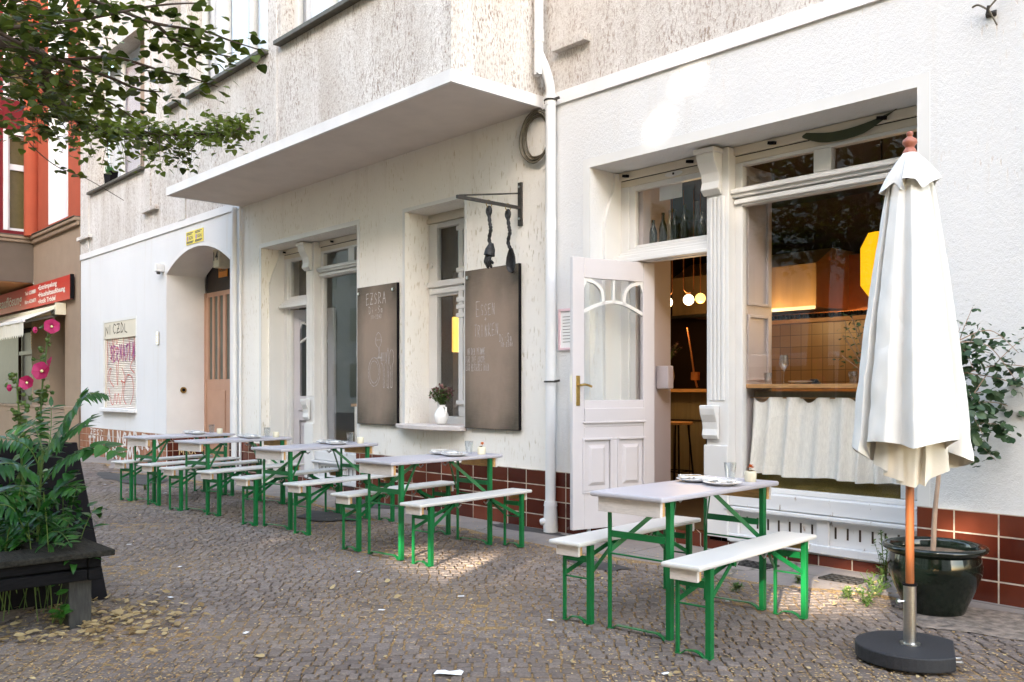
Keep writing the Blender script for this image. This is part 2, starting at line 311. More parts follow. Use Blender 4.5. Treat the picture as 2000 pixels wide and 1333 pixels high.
# ------------------------------------------------------------------ mesh builder
class MB:
    def __init__(s): s.v = []; s.f = []; s.tone = []
    def face(s, pts, tone=None):
        i = len(s.v); s.v += [tuple(p) for p in pts]; s.f.append(tuple(range(i, i + len(pts)))); s.tone.append(R() if tone is None else tone); return s
    def mesh(s, vs, fs, tone=None):
        i = len(s.v); s.v += [tuple(p) for p in vs]; t = R() if tone is None else tone
        for f in fs: s.f.append(tuple(i + k for k in f)); s.tone.append(t)
        return s
    def box(s, x0, y0, z0, x1, y1, z1):
        v = [(x0, y0, z0), (x1, y0, z0), (x1, y1, z0), (x0, y1, z0), (x0, y0, z1), (x1, y0, z1), (x1, y1, z1), (x0, y1, z1)]
        return s.mesh(v, [(0, 3, 2, 1), (4, 5, 6, 7), (0, 1, 5, 4), (1, 2, 6, 5), (2, 3, 7, 6), (3, 0, 4, 7)])
    def beam(s, p, q, w, h, up=(0, 0, 1)):
        p = Vector(p); q = Vector(q); d = (q - p).normalized(); up = Vector(up)
        if abs(d.dot(up)) > .98: up = Vector((1, 0, 0))
        a = d.cross(up).normalized() * w / 2; b = a.cross(d).normalized() * h / 2
        v = [p - a - b, p + a - b, p + a + b, p - a + b, q - a - b, q + a - b, q + a + b, q - a + b]
        return s.mesh(v, [(0, 1, 2, 3), (4, 7, 6, 5), (0, 4, 5, 1), (1, 5, 6, 2), (2, 6, 7, 3), (3, 7, 4, 0)])
    def tube(s, pts, r, n=8, closed=False):
        pts = [Vector(p) for p in pts]; k = len(pts)
        if not isinstance(r, (list, tuple)): r = [r] * k
        vs = []; ref = None
        for i, p in enumerate(pts):
            if closed: t = pts[(i + 1) % k] - pts[i - 1]
            else: t = pts[min(i + 1, k - 1)] - pts[max(i - 1, 0)]
            if t.length < 1e-9: t = Vector((0, 0, 1))
            t.normalize()
            if ref is None: ref = Vector((0, 0, 1)) if abs(t.z) < .9 else Vector((1, 0, 0))
            a = t.cross(ref)
            if a.length < 1e-5: a = t.orthogonal()
            a.normalize(); b = t.cross(a).normalized(); ref = -b if False else a.cross(t)
            for j in range(n):
                an = 2 * math.pi * j / n; vs.append(p + (a * math.cos(an) + b * math.sin(an)) * r[i])
        fs = []
        for i in range(k if closed else k - 1):
            i2 = (i + 1) % k
            for j in range(n): fs.append((i * n + j, i * n + (j + 1) % n, i2 * n + (j + 1) % n, i2 * n + j))
        if not closed: fs.append(tuple(range(n - 1, -1, -1))); fs.append(tuple((k - 1) * n + j for j in range(n)))
        return s.mesh(vs, fs)
    def lathe(s, prof, c=(0, 0, 0), n=32, cap=True):
        vs = []; fs = []
        for r, z in prof:
            for j in range(n):
                a = 2 * math.pi * j / n; vs.append((c[0] + r * math.cos(a), c[1] + r * math.sin(a), c[2] + z))
        for i in range(len(prof) - 1):
            for j in range(n): fs.append((i * n + j, i * n + (j + 1) % n, (i + 1) * n + (j + 1) % n, (i + 1) * n + j))
        if cap: fs.append(tuple(range(n - 1, -1, -1))); fs.append(tuple((len(prof) - 1) * n + j for j in range(n)))
        return s.mesh(vs, fs)
    def prism(s, pts, o, ax, ay, d):
        """closed 2-D outline in the plane (o, ax, ay), extruded along d"""
        o, ax, ay, d = Vector(o), Vector(ax), Vector(ay), Vector(d); n = len(pts)
        a = [o + ax * p[0] + ay * p[1] for p in pts]; b = [p + d for p in a]
        fs = [tuple(range(n)), tuple(range(2 * n - 1, n - 1, -1))] + [(i, i + n, (i + 1) % n + n, (i + 1) % n) for i in range(n)]
        return s.mesh(a + b, fs)
    def ball(s, c, r, n=16, m=10, sz=1.0):
        return s.lathe([(max(1e-4, r * math.sin(math.pi * i / m)), -r * sz * math.cos(math.pi * i / m)) for i in range(m + 1)], c, n, False)
    def leaf(s, p, d, nrm, L, W, bend=.15, tone=None, kind=0):
        p, d = Vector(p), Vector(d).normalized(); sd = d.cross(Vector(nrm))
        if sd.length < 1e-4: sd = d.orthogonal()
        sd.normalize(); up = sd.cross(d)
        prof = [(.0, .0), (.22, .42), (.5, .5), (.8, .26), (1, 0)] if kind == 0 else [(.0, .12), (.1, .46), (.38, .52), (.72, .3), (1, 0)]
        if kind == 2: prof = [(0, 0), (.2, .3), (.5, .5), (.8, .38), (1, .02)]
        cen = [p + d * (L * t) - up * (bend * L * t * t) for t, w in prof]
        vs = list(cen) ; l = []; r = []
        for (t, w), c in zip(prof, cen):
            l.append(c + sd * (w * W) + up * (abs(w) * W * .16)); r.append(c - sd * (w * W) + up * (abs(w) * W * .16))
        k = len(prof); vs = cen + l + r; fs = []
        for i in range(k - 1):
            fs.append((i, i + 1, k + i + 1, k + i)); fs.append((i + 1, i, 2 * k + i, 2 * k + i + 1))
        return s.mesh(vs, fs, tone)
    def build(s, name, mat, parent=None, org=None, smooth=None, bevel=0, kind=None):
        root = OFF.get(parent.name, Vector()) if parent else (Vector(org) if org is not None else Vector())
        me = bpy.data.meshes.new(name)
        me.from_pydata([(x - root.x, y - root.y, z - root.z) for x, y, z in s.v], [], s.f)
        mats = mat if isinstance(mat, (list, tuple)) else [mat]
        for m in mats: me.materials.append(MAT[m] if isinstance(m, str) else m)
        at = me.attributes.new('tone', 'FLOAT', 'FACE'); at.data.foreach_set('value', s.tone)
        bm = bmesh.new(); bm.from_mesh(me)
        if smooth is not None: bmesh.ops.remove_doubles(bm, verts=bm.verts, dist=1e-5)
        if len(bm.faces) < 60000: bmesh.ops.recalc_face_normals(bm, faces=bm.faces)
        bm.to_mesh(me); bm.free()
        if smooth is not None:
            for p in me.polygons: p.use_smooth = True
            me.set_sharp_from_angle(angle=math.radians(smooth))
        o = bpy.data.objects.new(name, me); COL.objects.link(o)
        if parent: o.parent = parent; OFF[o.name] = root
        else: o.location = root; OFF[o.name] = root
        if bevel:
            b = o.modifiers.new('bevel', 'BEVEL'); b.width = bevel; b.segments = 2; b.limit_method = 'ANGLE'; b.angle_limit = math.radians(40)
        if kind: o['kind'] = kind
        return o
OFF = {}
def tag(o, label, cat, group=None, kind=None):
    o['label'] = label; o['category'] = cat
    if group: o['group'] = group
    if kind: o['kind'] = kind
    return o
def thing(name, label, cat, loc=(0, 0, 0), group=None):
    o = bpy.data.objects.new(name, None); COL.objects.link(o); o.location = loc; OFF[o.name] = Vector(loc)
    o.empty_display_size = .1
    return tag(o, label, cat, group)
def tree_copy(o, parent=None):
    c = o.copy(); COL.objects.link(c)
    if parent: c.parent = parent
    OFF[c.name] = OFF.get(o.name, Vector())
    for ch in list(o.children): tree_copy(ch, c)
    return c
def place(o, loc, rz=0, label=None):
    o.location = loc; o.rotation_euler = (0, 0, rz)
    if label: o['label'] = label
    return o
# --- lettering -------------------------------------------------------------------------------------
def text_mesh(mb, txt, o, ax, ay, size, width=None, depth=.002, bold=0, right=False):
    cu = bpy.data.curves.new('tmp', 'FONT'); cu.body = txt; cu.size = 1; cu.offset = bold; cu.resolution_u = 3
    ob = bpy.data.objects.new('tmp', cu); COL.objects.link(ob)
    bpy.context.view_layer.update()
    me = bpy.data.meshes.new_from_object(ob.evaluated_get(bpy.context.evaluated_depsgraph_get()))
    xs = [v.co.x for v in me.vertices]; x0, x1 = min(xs), max(xs)
    sx = size if width is None else width / (x1 - x0)
    o, ax, ay = Vector(o), Vector(ax), Vector(ay); nn = ax.cross(ay).normalized() * depth
    base = x1 if right else x0
    mb.mesh([o + ax * ((v.co.x - base) * sx) + ay * (v.co.y * size) + nn for v in me.vertices], [tuple(p.vertices) for p in me.polygons])
    bpy.data.objects.remove(ob); bpy.data.curves.remove(cu); bpy.data.meshes.remove(me)
STROKES = {
 'A': [[(0, 0), (.45, 1), (.9, 0)], [(.18, .38), (.74, .38)]], 'B': [[(0, 0), (0, 1), (.6, .9), (.6, .6), (0, .52), (.7, .42), (.7, .1), (0, 0)]],
 'C': [[(.75, .85), (.4, 1), (.05, .6), (.1, .2), (.45, 0), (.8, .15)]], 'D': [[(0, 0), (0, 1), (.6, .8), (.75, .45), (.5, .1), (0, 0)]],
 'E': [[(.7, 1), (0, .97), (0, 0), (.75, .05)], [(0, .53), (.55, .56)]], 'F': [[(.7, 1), (0, 1), (0, 0)], [(0, .52), (.5, .52)]],
 'G': [[(.75, .85), (.4, 1), (.05, .55), (.2, .1), (.7, .1), (.75, .45), (.45, .45)]], 'H': [[(0, 0), (0, 1)], [(.7, 0), (.7, 1)], [(0, .5), (.7, .5)]],
 'I': [[(.2, 0), (.2, 1)]], 'K': [[(0, 0), (0, 1)], [(.7, 1), (0, .45), (.75, 0)]], 'L': [[(0, 1), (0, 0), (.65, 0)]],
 'M': [[(0, 0), (.1, 1), (.45, .35), (.8, 1), (.9, 0)]], 'N': [[(0, 0), (.05, 1), (.65, 0), (.7, 1)]],
 'O': [[(.4, 1), (.05, .7), (.05, .3), (.4, 0), (.75, .3), (.75, .7), (.4, 1)]], 'P': [[(0, 0), (0, 1), (.6, .9), (.62, .6), (0, .48)]],
 'R': [[(0, 0), (0, 1), (.6, .88), (.6, .6), (0, .48), (.72, 0)]], 'S': [[(.7, .85), (.35, 1), (.05, .78), (.3, .53), (.65, .35), (.5, .05), (.0, .08)]],
 'T': [[(0, 1), (.8, .97)], [(.4, 1), (.38, 0)]], 'U': [[(0, 1), (.05, .2), (.35, 0), (.65, .2), (.7, 1)]], 'V': [[(0, 1), (.4, 0), (.8, 1)]],
 'W': [[(0, 1), (.2, 0), (.45, .7), (.7, 0), (.95, 1)]], 'X': [[(0, 0), (.75, 1)], [(0, 1), (.75, 0)]], 'Z': [[(0, 1), (.75, .98), (0, 0), (.8, .03)], [(.2, .5), (.6, .5)]],
 'Ü': [[(0, .8), (.05, .2), (.35, 0), (.65, .2), (.7, .8)], [(.15, .95), (.18, 1.02)], [(.5, .95), (.53, 1.02)]],
 'a': [[(.5, .5), (.1, .5), (.05, .1), (.4, .05), (.5, .5), (.55, 0)]], 'i': [[(.15, 0), (.15, .5)], [(.15, .75), (.17, .8)]],
 '-': [[(.1, .45), (.6, .5)]], '+': [[(.1, .5), (.7, .5)], [(.4, .15), (.4, .85)]], '1': [[(.1, .75), (.35, 1), (.35, 0)]], '2': [[(.05, .8), (.35, 1), (.6, .75), (0, 0), (.65, .02)]],
 '8': [[(.35, .52), (.1, .75), (.35, 1), (.6, .75), (.35, .52), (.05, .25), (.35, 0), (.65, .25), (.35, .52)]], '0': [[(.3, 1), (.05, .5), (.3, 0), (.55, .5), (.3, 1)]], '4': [[(.5, 0), (.5, 1), (0, .35), (.7, .35)]],
 '7': [[(0, 1), (.6, 1), (.2, 0)]], 'o': [[(.3, .5), (.05, .25), (.3, 0), (.55, .25), (.3, .5)]]}
def ribbon(mb, pts, o, ax, ay, w, depth=.0022, closed=False):
    o, ax, ay = Vector(o), Vector(ax).normalized(), Vector(ay).normalized(); nn = ax.cross(ay).normalized() * depth
    P = [Vector((p[0], p[1])) for p in pts]
    for i in range(len(P) if closed else len(P) - 1):
        a, b = P[i], P[(i + 1) % len(P)]; d = b - a
        if d.length < 1e-6: continue
        d.normalize(); n = Vector((-d.y, d.x)) * w / 2; e = d * w * .35
        q = [a - e + n, a - e - n, b + e - n, b + e + n]
        mb.face([o + ax * k.x + ay * k.y + nn * (1 + .15 * (i % 3)) for k in q])
def smooth2(pts, n=4):
    out = []
    for i in range(len(pts) - 1):
        p0 = pts[max(i - 1, 0)]; p1 = pts[i]; p2 = pts[i + 1]; p3 = pts[min(i + 2, len(pts) - 1)]
        for k in range(n):
            t = k / n
            out.append(tuple(.5 * ((2 * p1[j]) + (-p0[j] + p2[j]) * t + (2 * p0[j] - 5 * p1[j] + 4 * p2[j] - p3[j]) * t * t + (-p0[j] + 3 * p1[j] - 3 * p2[j] + p3[j]) * t ** 3) for j in range(len(p1))))
    out.append(tuple(pts[-1])); return [Vector(p) for p in out] if len(out[0]) == 3 else out
def hand(mb, txt, o, ax, ay, h, width, w, jit=.04, depth=.0022):
    adv = width / max(1, len(txt)); sx = adv * .78
    for i, c in enumerate(txt):
        for st in STROKES.get(c, STROKES.get(c.upper(), [])):
            dy = U(-jit, jit) * h
            ribbon(mb, [(i * adv + x * sx + U(-jit, jit) * sx, y * h + dy + U(-jit, jit) * h) for x, y in st], o, ax, ay, w, depth)
# ================================================================== THE CAFE BUILDING
W = 6.2; XL, XR = -20.43, 4.0
house = thing('apartment_building', 'pale stuccoed apartment house with a box bay, brown tiled base and two white shopfronts', 'building', (-6.3, 6.2, 0))
def wall_cells(mb, xs, zs, y, holes, depth, P=None):
    """front skin at y with rectangular holes and their reveals going depth inwards"""
    P = P or (lambda x, y, z: (x, y, z))
    xs = sorted(set(xs + [h[0] for h in holes] + [h[1] for h in holes])); zs = sorted(set(zs + [h[2] for h in holes] + [h[3] for h in holes]))
    for i in range(len(xs) - 1):
        for j in range(len(zs) - 1):
            cx, cz = (xs[i] + xs[i + 1]) / 2, (zs[j] + zs[j + 1]) / 2
            if cx < xs[0] or any(h[0] < cx < h[1] and h[2] < cz < h[3] for h in holes): continue
            mb.face([P(xs[i], y, zs[j]), P(xs[i + 1], y, zs[j]), P(xs[i + 1], y, zs[j + 1]), P(xs[i], y, zs[j + 1])])
    for h in holes:
        x0, x1, z0, z1 = h[:4]; d = h[4] if len(h) > 4 else depth
        mb.face([P(x0, y, z0), P(x0, y, z1), P(x0, y + d, z1), P(x0, y + d, z0)]); mb.face([P(x1, y, z1), P(x1, y, z0), P(x1, y + d, z0), P(x1, y + d, z1)])
        mb.face([P(x0, y, z1), P(x1, y, z1), P(x1, y + d, z1), P(x0, y + d, z1)]); mb.face([P(x0, y, z0), P(x0, y + d, z0), P(x1, y + d, z0), P(x1, y, z0)])
AX0, AX1, AS, AR = -15.77, -13.26, 3.385, .345      # archway
LS = (-12.23, -9.67, -.05, 3.44); RS = (-5.713, -2.684, -.05, 3.44); MW = (-8.65, -7.55, .97, 3.45); SH = (-18.99, -17.24, 1.0, 2.70)
# three stretches of ground-floor wall with their own render
m = MB(); wall_cells(m, [XL, AX0], [-.3, 4.12], W, [SH + (.06,)], .06)
wall_cells(m, [AX0, AX1], [AS + AR, 4.12], W, [], 0); wall_cells(m, [AX1, -12.93], [-.3, 4.12], W, [], 0)
n = 18
def arc(i):
    t = -1 + 2 * i / n; hw = (AX1 - AX0) / 2; rr = (hw * hw + AR * AR) / (2 * AR)
    return (AX0 + AX1) / 2 + t * hw, AS + AR - rr + math.sqrt(max(0, rr * rr - (t * hw) ** 2))
for i in range(n):
    (xa, za), (xb, zb) = arc(i), arc(i + 1)
    m.face([(xa, W, za), (xb, W, zb), (xb, W, AS + AR), (xa, W, AS + AR)])
m.build('wall', 'smoothwall', house)
m = MB()
for i in range(n):
    (xa, za), (xb, zb) = arc(i), arc(i + 1); m.face([(xa, W, za), (xa, W + .7, za), (xb, W + .7, zb), (xb, W, zb)])
m.face([(AX0, W, -.3), (AX0, W + .7, -.3), (AX0, W + .7, AS), (AX0, W, AS)]); m.face([(AX1, W, AS), (AX1, W + .7, AS), (AX1, W + .7, -.3), (AX1, W, -.3)])
m.build('archway_lining', 'plaster', house)
m = MB()
for i in range(n):      # smooth painted border of the arch
    (xa, za), (xb, zb) = arc(i), arc(i + 1); cx = (AX0 + AX1) / 2
    def out(x, z): 
        v = Vector((x - cx, z - (AS - 1.6))).normalized() * .07; return (x + v.x, z + v.y)
    oa, ob = out(xa, za), out(xb, zb)
    m.face([(xa, W - .004, za), (xb, W - .004, zb), (ob[0], W - .004, ob[1]), (oa[0], W - .004, oa[1])])
m.build('arch_border', 'plaster', house)
m = MB(); wall_cells(m, [-12.93, -6.25], [-.3, 4.14], W, [LS + (.62,), MW + (.42,)], .4); m.build('wall', 'stucco', house)
m = MB(); wall_cells(m, [-6.25, XR], [-.3, 4.12], W, [RS + (.72,)], .4); m.build('wall', 'rough', house)
def border(x0, x1, z0, z1, w=.085):
    m = MB(); y0, y1 = W - .003, W + .003
    m.box(x0 - w, y0, z0, x0, y1, z1 + w); m.box(x1, y0, z0, x1 + w, y1, z1 + w); m.box(x0, y0, z1, x1, y1, z1 + w); m.build('opening_border', 'trim', house)
border(LS[0], LS[1], .585, 3.44, .06); border(RS[0], RS[1], .585, 3.44, .085); border(MW[0], MW[1], .97, 3.45, .04); border(SH[0], SH[1], 1.0, 2.70, .05)
# tiled base
def plinth(x0, x1, mat):
    m = MB(); m.box(x0, W - .014, -.2, x1, W + .01, .582); m.build('tile_plinth', mat, house)
plinth(XL, AX0 - .002, 'old_tiles'); plinth(AX1 + .002, LS[0], 'tiles'); plinth(LS[1], RS[0] - .03, 'tiles'); plinth(RS[1] + .004, XR, 'tiles')
m = MB(); m.box(AX0 - .01, W + .012, -.2, AX0 + .014, W + .70, .582); m.build('tile_plinth', 'tiles', house)
m = MB(); m.box(RS[0] - .02, W + .012, -.2, RS[0] + .014, W + .42, .582); m.build('tile_plinth', 'tiles', house)
# string course and bay
BX0, BX1, BY = -12.81, -6.335, 5.05
for a, b in ((XL, BX0), (BX1, XR)): m = MB(); m.box(a, W - .022, 4.115, b, W + .02, 4.235); m.build('string_course', 'plaster', house)
m = MB(); m.box(BX0 - .012, BY - .014, 4.13, BX1 + .012, BY + .02, 4.245); m.box(BX1 - .02, BY + .02, 4.13, BX1 + .012, W, 4.245); m.box(BX0 - .012, BY + .02, 4.13, BX0 + .02, W, 4.245)
m.build('bay_edge_band', 'plaster', house)
m = MB(); m.box(BX0 + .02, BY + .02, 4.134, BX1 - .02, W + .3, 4.3); m.build('bay_soffit', 'soffit', house)
bayw = [(-12.75, -12.34), (-12.05, -9.80), (-9.48, -7.05)]
HT = 15.0
m = MB(); wall_cells(m, [BX0, BX1], [4.245, HT], BY, [(a, b, 5.36, 8.2, .22) for a, b in bayw], .22)
m.face([(BX1, BY, 4.245), (BX1, W + .01, 4.245), (BX1, W + .01, HT), (BX1, BY, HT)]); m.face([(BX0, W + .01, 4.245), (BX0, BY, 4.245), (BX0, BY, HT), (BX0, W + .01, HT)])
m.build('bay_wall', 'pebble', house)
UW = (-19.77, -16.78, 5.45, 8.10, .34)
m = MB(); wall_cells(m, [XL, BX0], [4.235, HT], W - .008, [UW], .3); m.build('upper_wall', 'pebble', house)
m = MB(); wall_cells(m, [BX1, XR], [4.235, HT], W - .008, [], .3); m.build('upper_wall', 'pebble', house)
for q in ((-9.72, BY - .012, 4.245, -9.56, BY + .01), (-12.26, BY - .012, 4.245, -12.12, BY + .01), (-20.0, W - .03, 4.235, -19.86, W), (-16.7, W - .03, 4.6, -16.45, W), (-15.2, W - .03, 4.235, -14.9, W)): m = MB(); m.box(q[0], q[1], q[2], q[3], q[4], HT); m.build('wall_pilaster', 'pebble', house)
m = MB(); m.box(XL, W + .3, HT - .2, XR, W + 8, HT); m.box(BX0, BY + .05, HT - .2, BX1, W + .2, HT - .01); m.build('roof', 'asphalt', house)
# blank back and side so nothing shines through
m = MB(); m.box(XL, W + 8, -.3, XR, W + 8.2, HT - .2); m.box(XL, W + .9, -.3, XL + .1, W + 8, HT - .2); m.box(XR - .1, W + .1, -.3, XR, W + 8, HT - .2); m.build('rear_wall', 'soffit', house)
def sill(x0, x1, y, z, mat='grey_metal', t=.05, o=.09, ins=.2):
    m = MB(); m.box(x0 - .02, y - o, z - t, x1 + .02, y + ins, z); return m.build('window_sill', mat, house, bevel=.006)
for a, b in bayw:
    sill(a, b, BY, 5.375)
    y = BY + .17
    f = MB(); f.box(a, y, 5.376, a + .10, y + .06, 8.2); f.box(b - .10, y, 5.376, b, y + .06, 8.2); f.box(a + .10, y, 5.376, b - .10, y + .06, 5.46)
    k = max(1, int((b - a) / .75))
    for i in range(1, k): x = a + (b - a) * i / k; f.box(x - .05, y - .01, 5.46, x + .05, y + .06, 8.2)
    fr = f.build('bay_window', 'trim', house, bevel=.006)
    g = MB(); g.box(a + .05, y + .03, 5.44, b - .05, y + .034, 8.2); g.build('pane', 'pane', fr)
    c = MB(); vs = 60
    for i in range(vs):
        x0 = a + .03 + (b - a - .06) * i / vs; x1 = a + .03 + (b - a - .06) * (i + 1) / vs
        if abs(i - vs * .58) < 2.2: continue
        ya = y + .10 + .025 * math.sin(i * 1.7); yb = y + .10 + .025 * math.sin((i + 1) * 1.7)
        c.face([(x0, ya, 5.4), (x1, yb, 5.4), (x1, yb, 8.2), (x0, ya, 8.2)])
    c.build('curtain', 'curtain', fr, smooth=60)
m = MB(); m.box(BX0 + .1, BY + .6, 4.3, BX1 - .1, BY + .65, 8.4); m.build('interior_wall', 'int_grey', house)
sill(UW[0], UW[1], W, 5.455)
f = MB(); y = W + .26; a, b = UW[0], UW[1]
f.box(a, y, 5.456, a + .1, y + .06, 8.1); f.box(b - .95, y, 5.456, b, y + .07, 8.1); f.box(a + 1.0, y, 5.456, a + 1.1, y + .06, 8.1); f.box(a + .1, y, 5.456, a + 1.0, y + .06, 5.56); f.box(a + 1.1, y, 5.456, b - .95, y + .06, 5.56)
fr = f.build('upper_window', 'trim', house); g = MB(); g.box(a + .05, y + .03, 5.5, b - .9, y + .034, 8.1); g.build('pane', 'pane', fr)
g = MB(); g.box(a + .02, y + .1, 5.4, b - .02, y + .12, 8.1); g.build('curtain', 'curtain', fr)
g = MB(); g.box(b - .93, y - .004, 5.456, b - .02, y, 8.1); g.build('panel', 'beige_wall', fr)
t = thing('window_box', 'small dark planter box on the far upper window sill', 'planter', (-18.6, 6.16, 5.455))
m = MB(); m.prism([(-.16, 0), (.16, 0), (.21, .2), (-.21, .2)], (-18.55, 6.12, 5.457), (1, 0, 0), (0, 0, 1), (0, .14, 0)); m.build('box', 'black', t)
m = MB()
for k in range(20): m.leaf((-18.55 + U(-.18, .18), 6.19 + U(-.04, .04), 5.65), (U(-.4, .4), U(-.4, .1), 1), (1, 0, 0), U(.08, .2), .03)
m.build('foliage', 'ailanthus', t)
for x0, x1, z in ((-6.12, -5.70, 4.66), (-20.43, -19.66, 4.57), (-16.74, -16.08, 4.63)): m = MB(); m.box(x0, W - .09, z - .05, x1, W, z + .02); m.build('wall_ledge', 'pebble', house)

# ---- drainpipes
m = MB(); px = -6.15
m.tube([(px, 6.12, .26), (px, 6.12, 4.16)], .05, 14); up = smooth2([(px, 6.12, 4.16), (px, 6.11, 4.30), (-6.20, 6.09, 4.48), (-6.245, 6.06, 4.62), (-6.25, 6.06, 4.8), (-6.25, 6.06, 9.5)], 6)
m.tube(up, .046, 14); m.tube([(px, 6.12, 2.9), (px, 6.12, 3.02)], .054, 14); m.tube([(px, 6.12, 4.10), (px, 6.12, 4.2)], .055, 14); m.tube([(px, 6.12, 1.42), (px, 6.12, 1.47)], .056, 14)
m.tube([(-6.25, 6.06, 4.72), (-6.25, 6.06, 4.84)], .051, 14)
dp = m.build('drainpipe', 'pipe', house, smooth=40)
m = MB(); m.tube([(px, 6.12, -.05), (px, 6.12, .05), (px, 6.12, .27)], [.062, .072, .060], 14); m.tube([(px - .075, 6.06, .10), (px - .02, 6.09, .11)], [.03, .045], 10); m.tube([(px, 6.12, .255), (px, 6.12, .30)], [.066, .06], 14)
m.build('cast_foot', 'peel', dp, smooth=40)
for z in (1.45, 4.15):
    m = MB(); m.tube([(px + .058 * math.cos(a * math.pi / 8), 6.12 + .058 * math.sin(a * math.pi / 8), z) for a in range(16)], .009, 6, True); m.beam((px + .05, 6.12, z), (px + .1, 6.14, z + .01), .02, .02); m.beam((px - .05, 6.12, z), (px - .1, 6.14, z), .014, .014); m.build('pipe_clamp', 'rust_iron', dp)
m = MB()
m.tube([(-12.83, 6.16, 0), (-12.83, 6.16, 4.13)], .02, 10); m.build('cable_pipe', 'pipe', house, smooth=40); m = MB(); m.tube([(-12.96, 6.13, 0), (-12.96, 6.13, 4.13)], .045, 12)
for z in (1.2, 2.0, 3.6): m.tube([(-12.96, 6.13, z), (-12.96, 6.13, z + .06)], .052, 12)
m.build('drainpipe', 'pipe', house, smooth=40)

# ---- roller shutter window with graffiti on the far left
x0, x1, z0, z1 = SH
m = MB(); nz = 40; zt = 2.38
for i in range(nz):
    za = z0 + (zt - z0) * i / nz; zb = z0 + (zt - z0) * (i + 1) / nz; q = [(W + .050, za), (W + .036, za + .012), (W + .032, (za + zb) / 2), (W + .036, zb - .008), (W + .050, zb - .001)]
    for (ya, a), (yb, b) in zip(q, q[1:]): m.face([(x0 + .04, ya, a), (x1 - .04, ya, a), (x1 - .04, yb, b), (x0 + .04, yb, b)])
sh = m.build('roller_shutter', simple('pale_shutter_slats', (.72, .66, .60), .6, .05), house)
m = MB(); m.box(x0, W + .005, zt + .006, x1, W + .058, z1); m.box(x0, W + .02, z0, x0 + .04, W + .058, zt); m.box(x1 - .04, W + .02, z0, x1, W + .058, zt); m.box(x0, W + .004, zt - .006, x1, W + .03, zt + .006); m.build('shutter_frame', 'cream', sh)
m = MB(); m.prism([(x0 - .08, 0), (x1 + .05, 0), (x1 + .05, -.05), (x1 - .1, -.12), (x0 + .0, -.12), (x0 - .08, -.06)], (0, W + .02, z0 - .07), (1, 0, 0), (0, 1, 0), (0, 0, .07)); m.build('window_sill', 'plaster', house, bevel=.01)
g = MB(); hand(g, 'SERNATIN', (x0 + .32, W + .030, 1.93), (1, 0, 0), (0, 0, 1), .30, 1.36, .035, .10); g.build('graffiti', 'purple_spray', sh)
g = MB(); hand(g, 'NICZDL', (x0 + .1, W + .004, 2.47), (1, 0, 0), (0, 0, 1), .16, 1.3, .025, .14); g.build('graffiti', 'dark_spray', sh)
g = MB()
for pts in ([(.1, .1), (.08, .7), (.12, 1.0), (.25, 1.05), (.36, .9), (.4, .65), (.36, .5)], [(.2, .8), (.3, .45), (.36, .25)], [(.4, .7), (.55, .95), (.62, .75), (.75, 1.0), (.9, 1.02), (.98, .85), (.92, .5), (.9, .3)],
            [(.52, .3), (.5, .55), (.6, .65), (.72, .6)], [(1.1, 1.02), (1.25, .98), (1.28, .6), (1.12, .3)], [(1.3, .95), (1.5, 1.02), (1.55, .7), (1.4, .4)], [(.1, -.28), (.14, .0), (.3, .08), (.2, -.2), (.45, -.42)],
            [(.15, -.45), (.3, -.85), (.42, -.88), (.52, -.6), (.6, -.88), (.7, -.6), (.8, -.88), (.95, -.4), (.85, -.25), (1.05, -.3), (1.2, -.1), (1.45, -.2), (1.5, -.6), (1.35, -.88)], [(1.55, -.05), (1.35, .12), (1.6, .4)], [(1.12, -.88), (.98, -.7), (1.05, -.2), (.9, .1)], [(.6, .2), (.62, -.2), (.66, -.35), (.7, .2), (.78, .35)]):
    ribbon(g, smooth2([(x * 1.0, z * .72) for x, z in pts], 5), (x0 + .05, W + .029, 1.72), (1, 0, 0), (0, 0, 1), .018)
g.build('graffiti', 'red_spray', sh)
# graffiti on the tiles
g = MB(); oy = W - .016
hand(g, 'ZEST', (-19.75, oy, .44), (1, 0, 0), (0, 0, 1), .11, .8, .022, .1); hand(g, 'TTAN', (-19.85, oy, .10), (1, 0, 0), (0, 0, 1), .29, .95, .05, .05)
hand(g, 'AINGOP', (-18.75, oy, .30), (1, 0, 0), (0, 0, 1), .25, 1.75, .055, .05); hand(g, 'BRAMOQA', (-18.8, oy, .02), (1, 0, 0), (0, 0, 1), .28, 2.75, .065, .05); hand(g, 'RA', (-16.85, oy, .28), (1, 0, 0), (0, 0, 1), .27, .95, .06, .05)
g.build('graffiti', 'white_spray', house)
g = MB(); hand(g, 'MAX', (AX0 + .016, W + .22, .22), (0, 1, 0), (0, 0, 1), .13, .34, .02, .03, depth=.003); g.build('graffiti', 'yellow_spray', house)
# ---- entrance door in the archway
y = W + .70; d = MB(); d.box(AX0, y - .02, 0, AX0 + .06, y + .06, 3.10); d.box(AX0 + .06, y, 0, AX1, y + .05, 1.55); d.box(AX0 + .06, y, 3.02, AX1, y + .05, 3.10)
xs = AX0 + .06; k = 0
while xs < AX1:
    w = .10 if k % 3 == 0 else .05; d.box(xs, y - .012, 1.55, xs + w, y + .05, 3.02); xs += w + .165; k += 1
dr = d.build('entrance_door', 'peach', house, bevel=.008)
m = MB(); m.box(AX0 + .06, y + .02, 1.5, AX1, y + .03, 3.05); m.build('pane', 'dark_glass', dr)
m = MB(); m.box(AX0 + .16, y - .018, .25, AX0 + .85, y, 1.35); m.build('panel', 'peach', dr, bevel=.008)
m = MB(); m.box(AX0, y + .03, 3.10, AX1, y + .06, AS + AR); m.box(AX0, y + .05, 0, AX0 + .07, y + .10, 3.1); m.build('fanlight', 'dark_brown', dr)
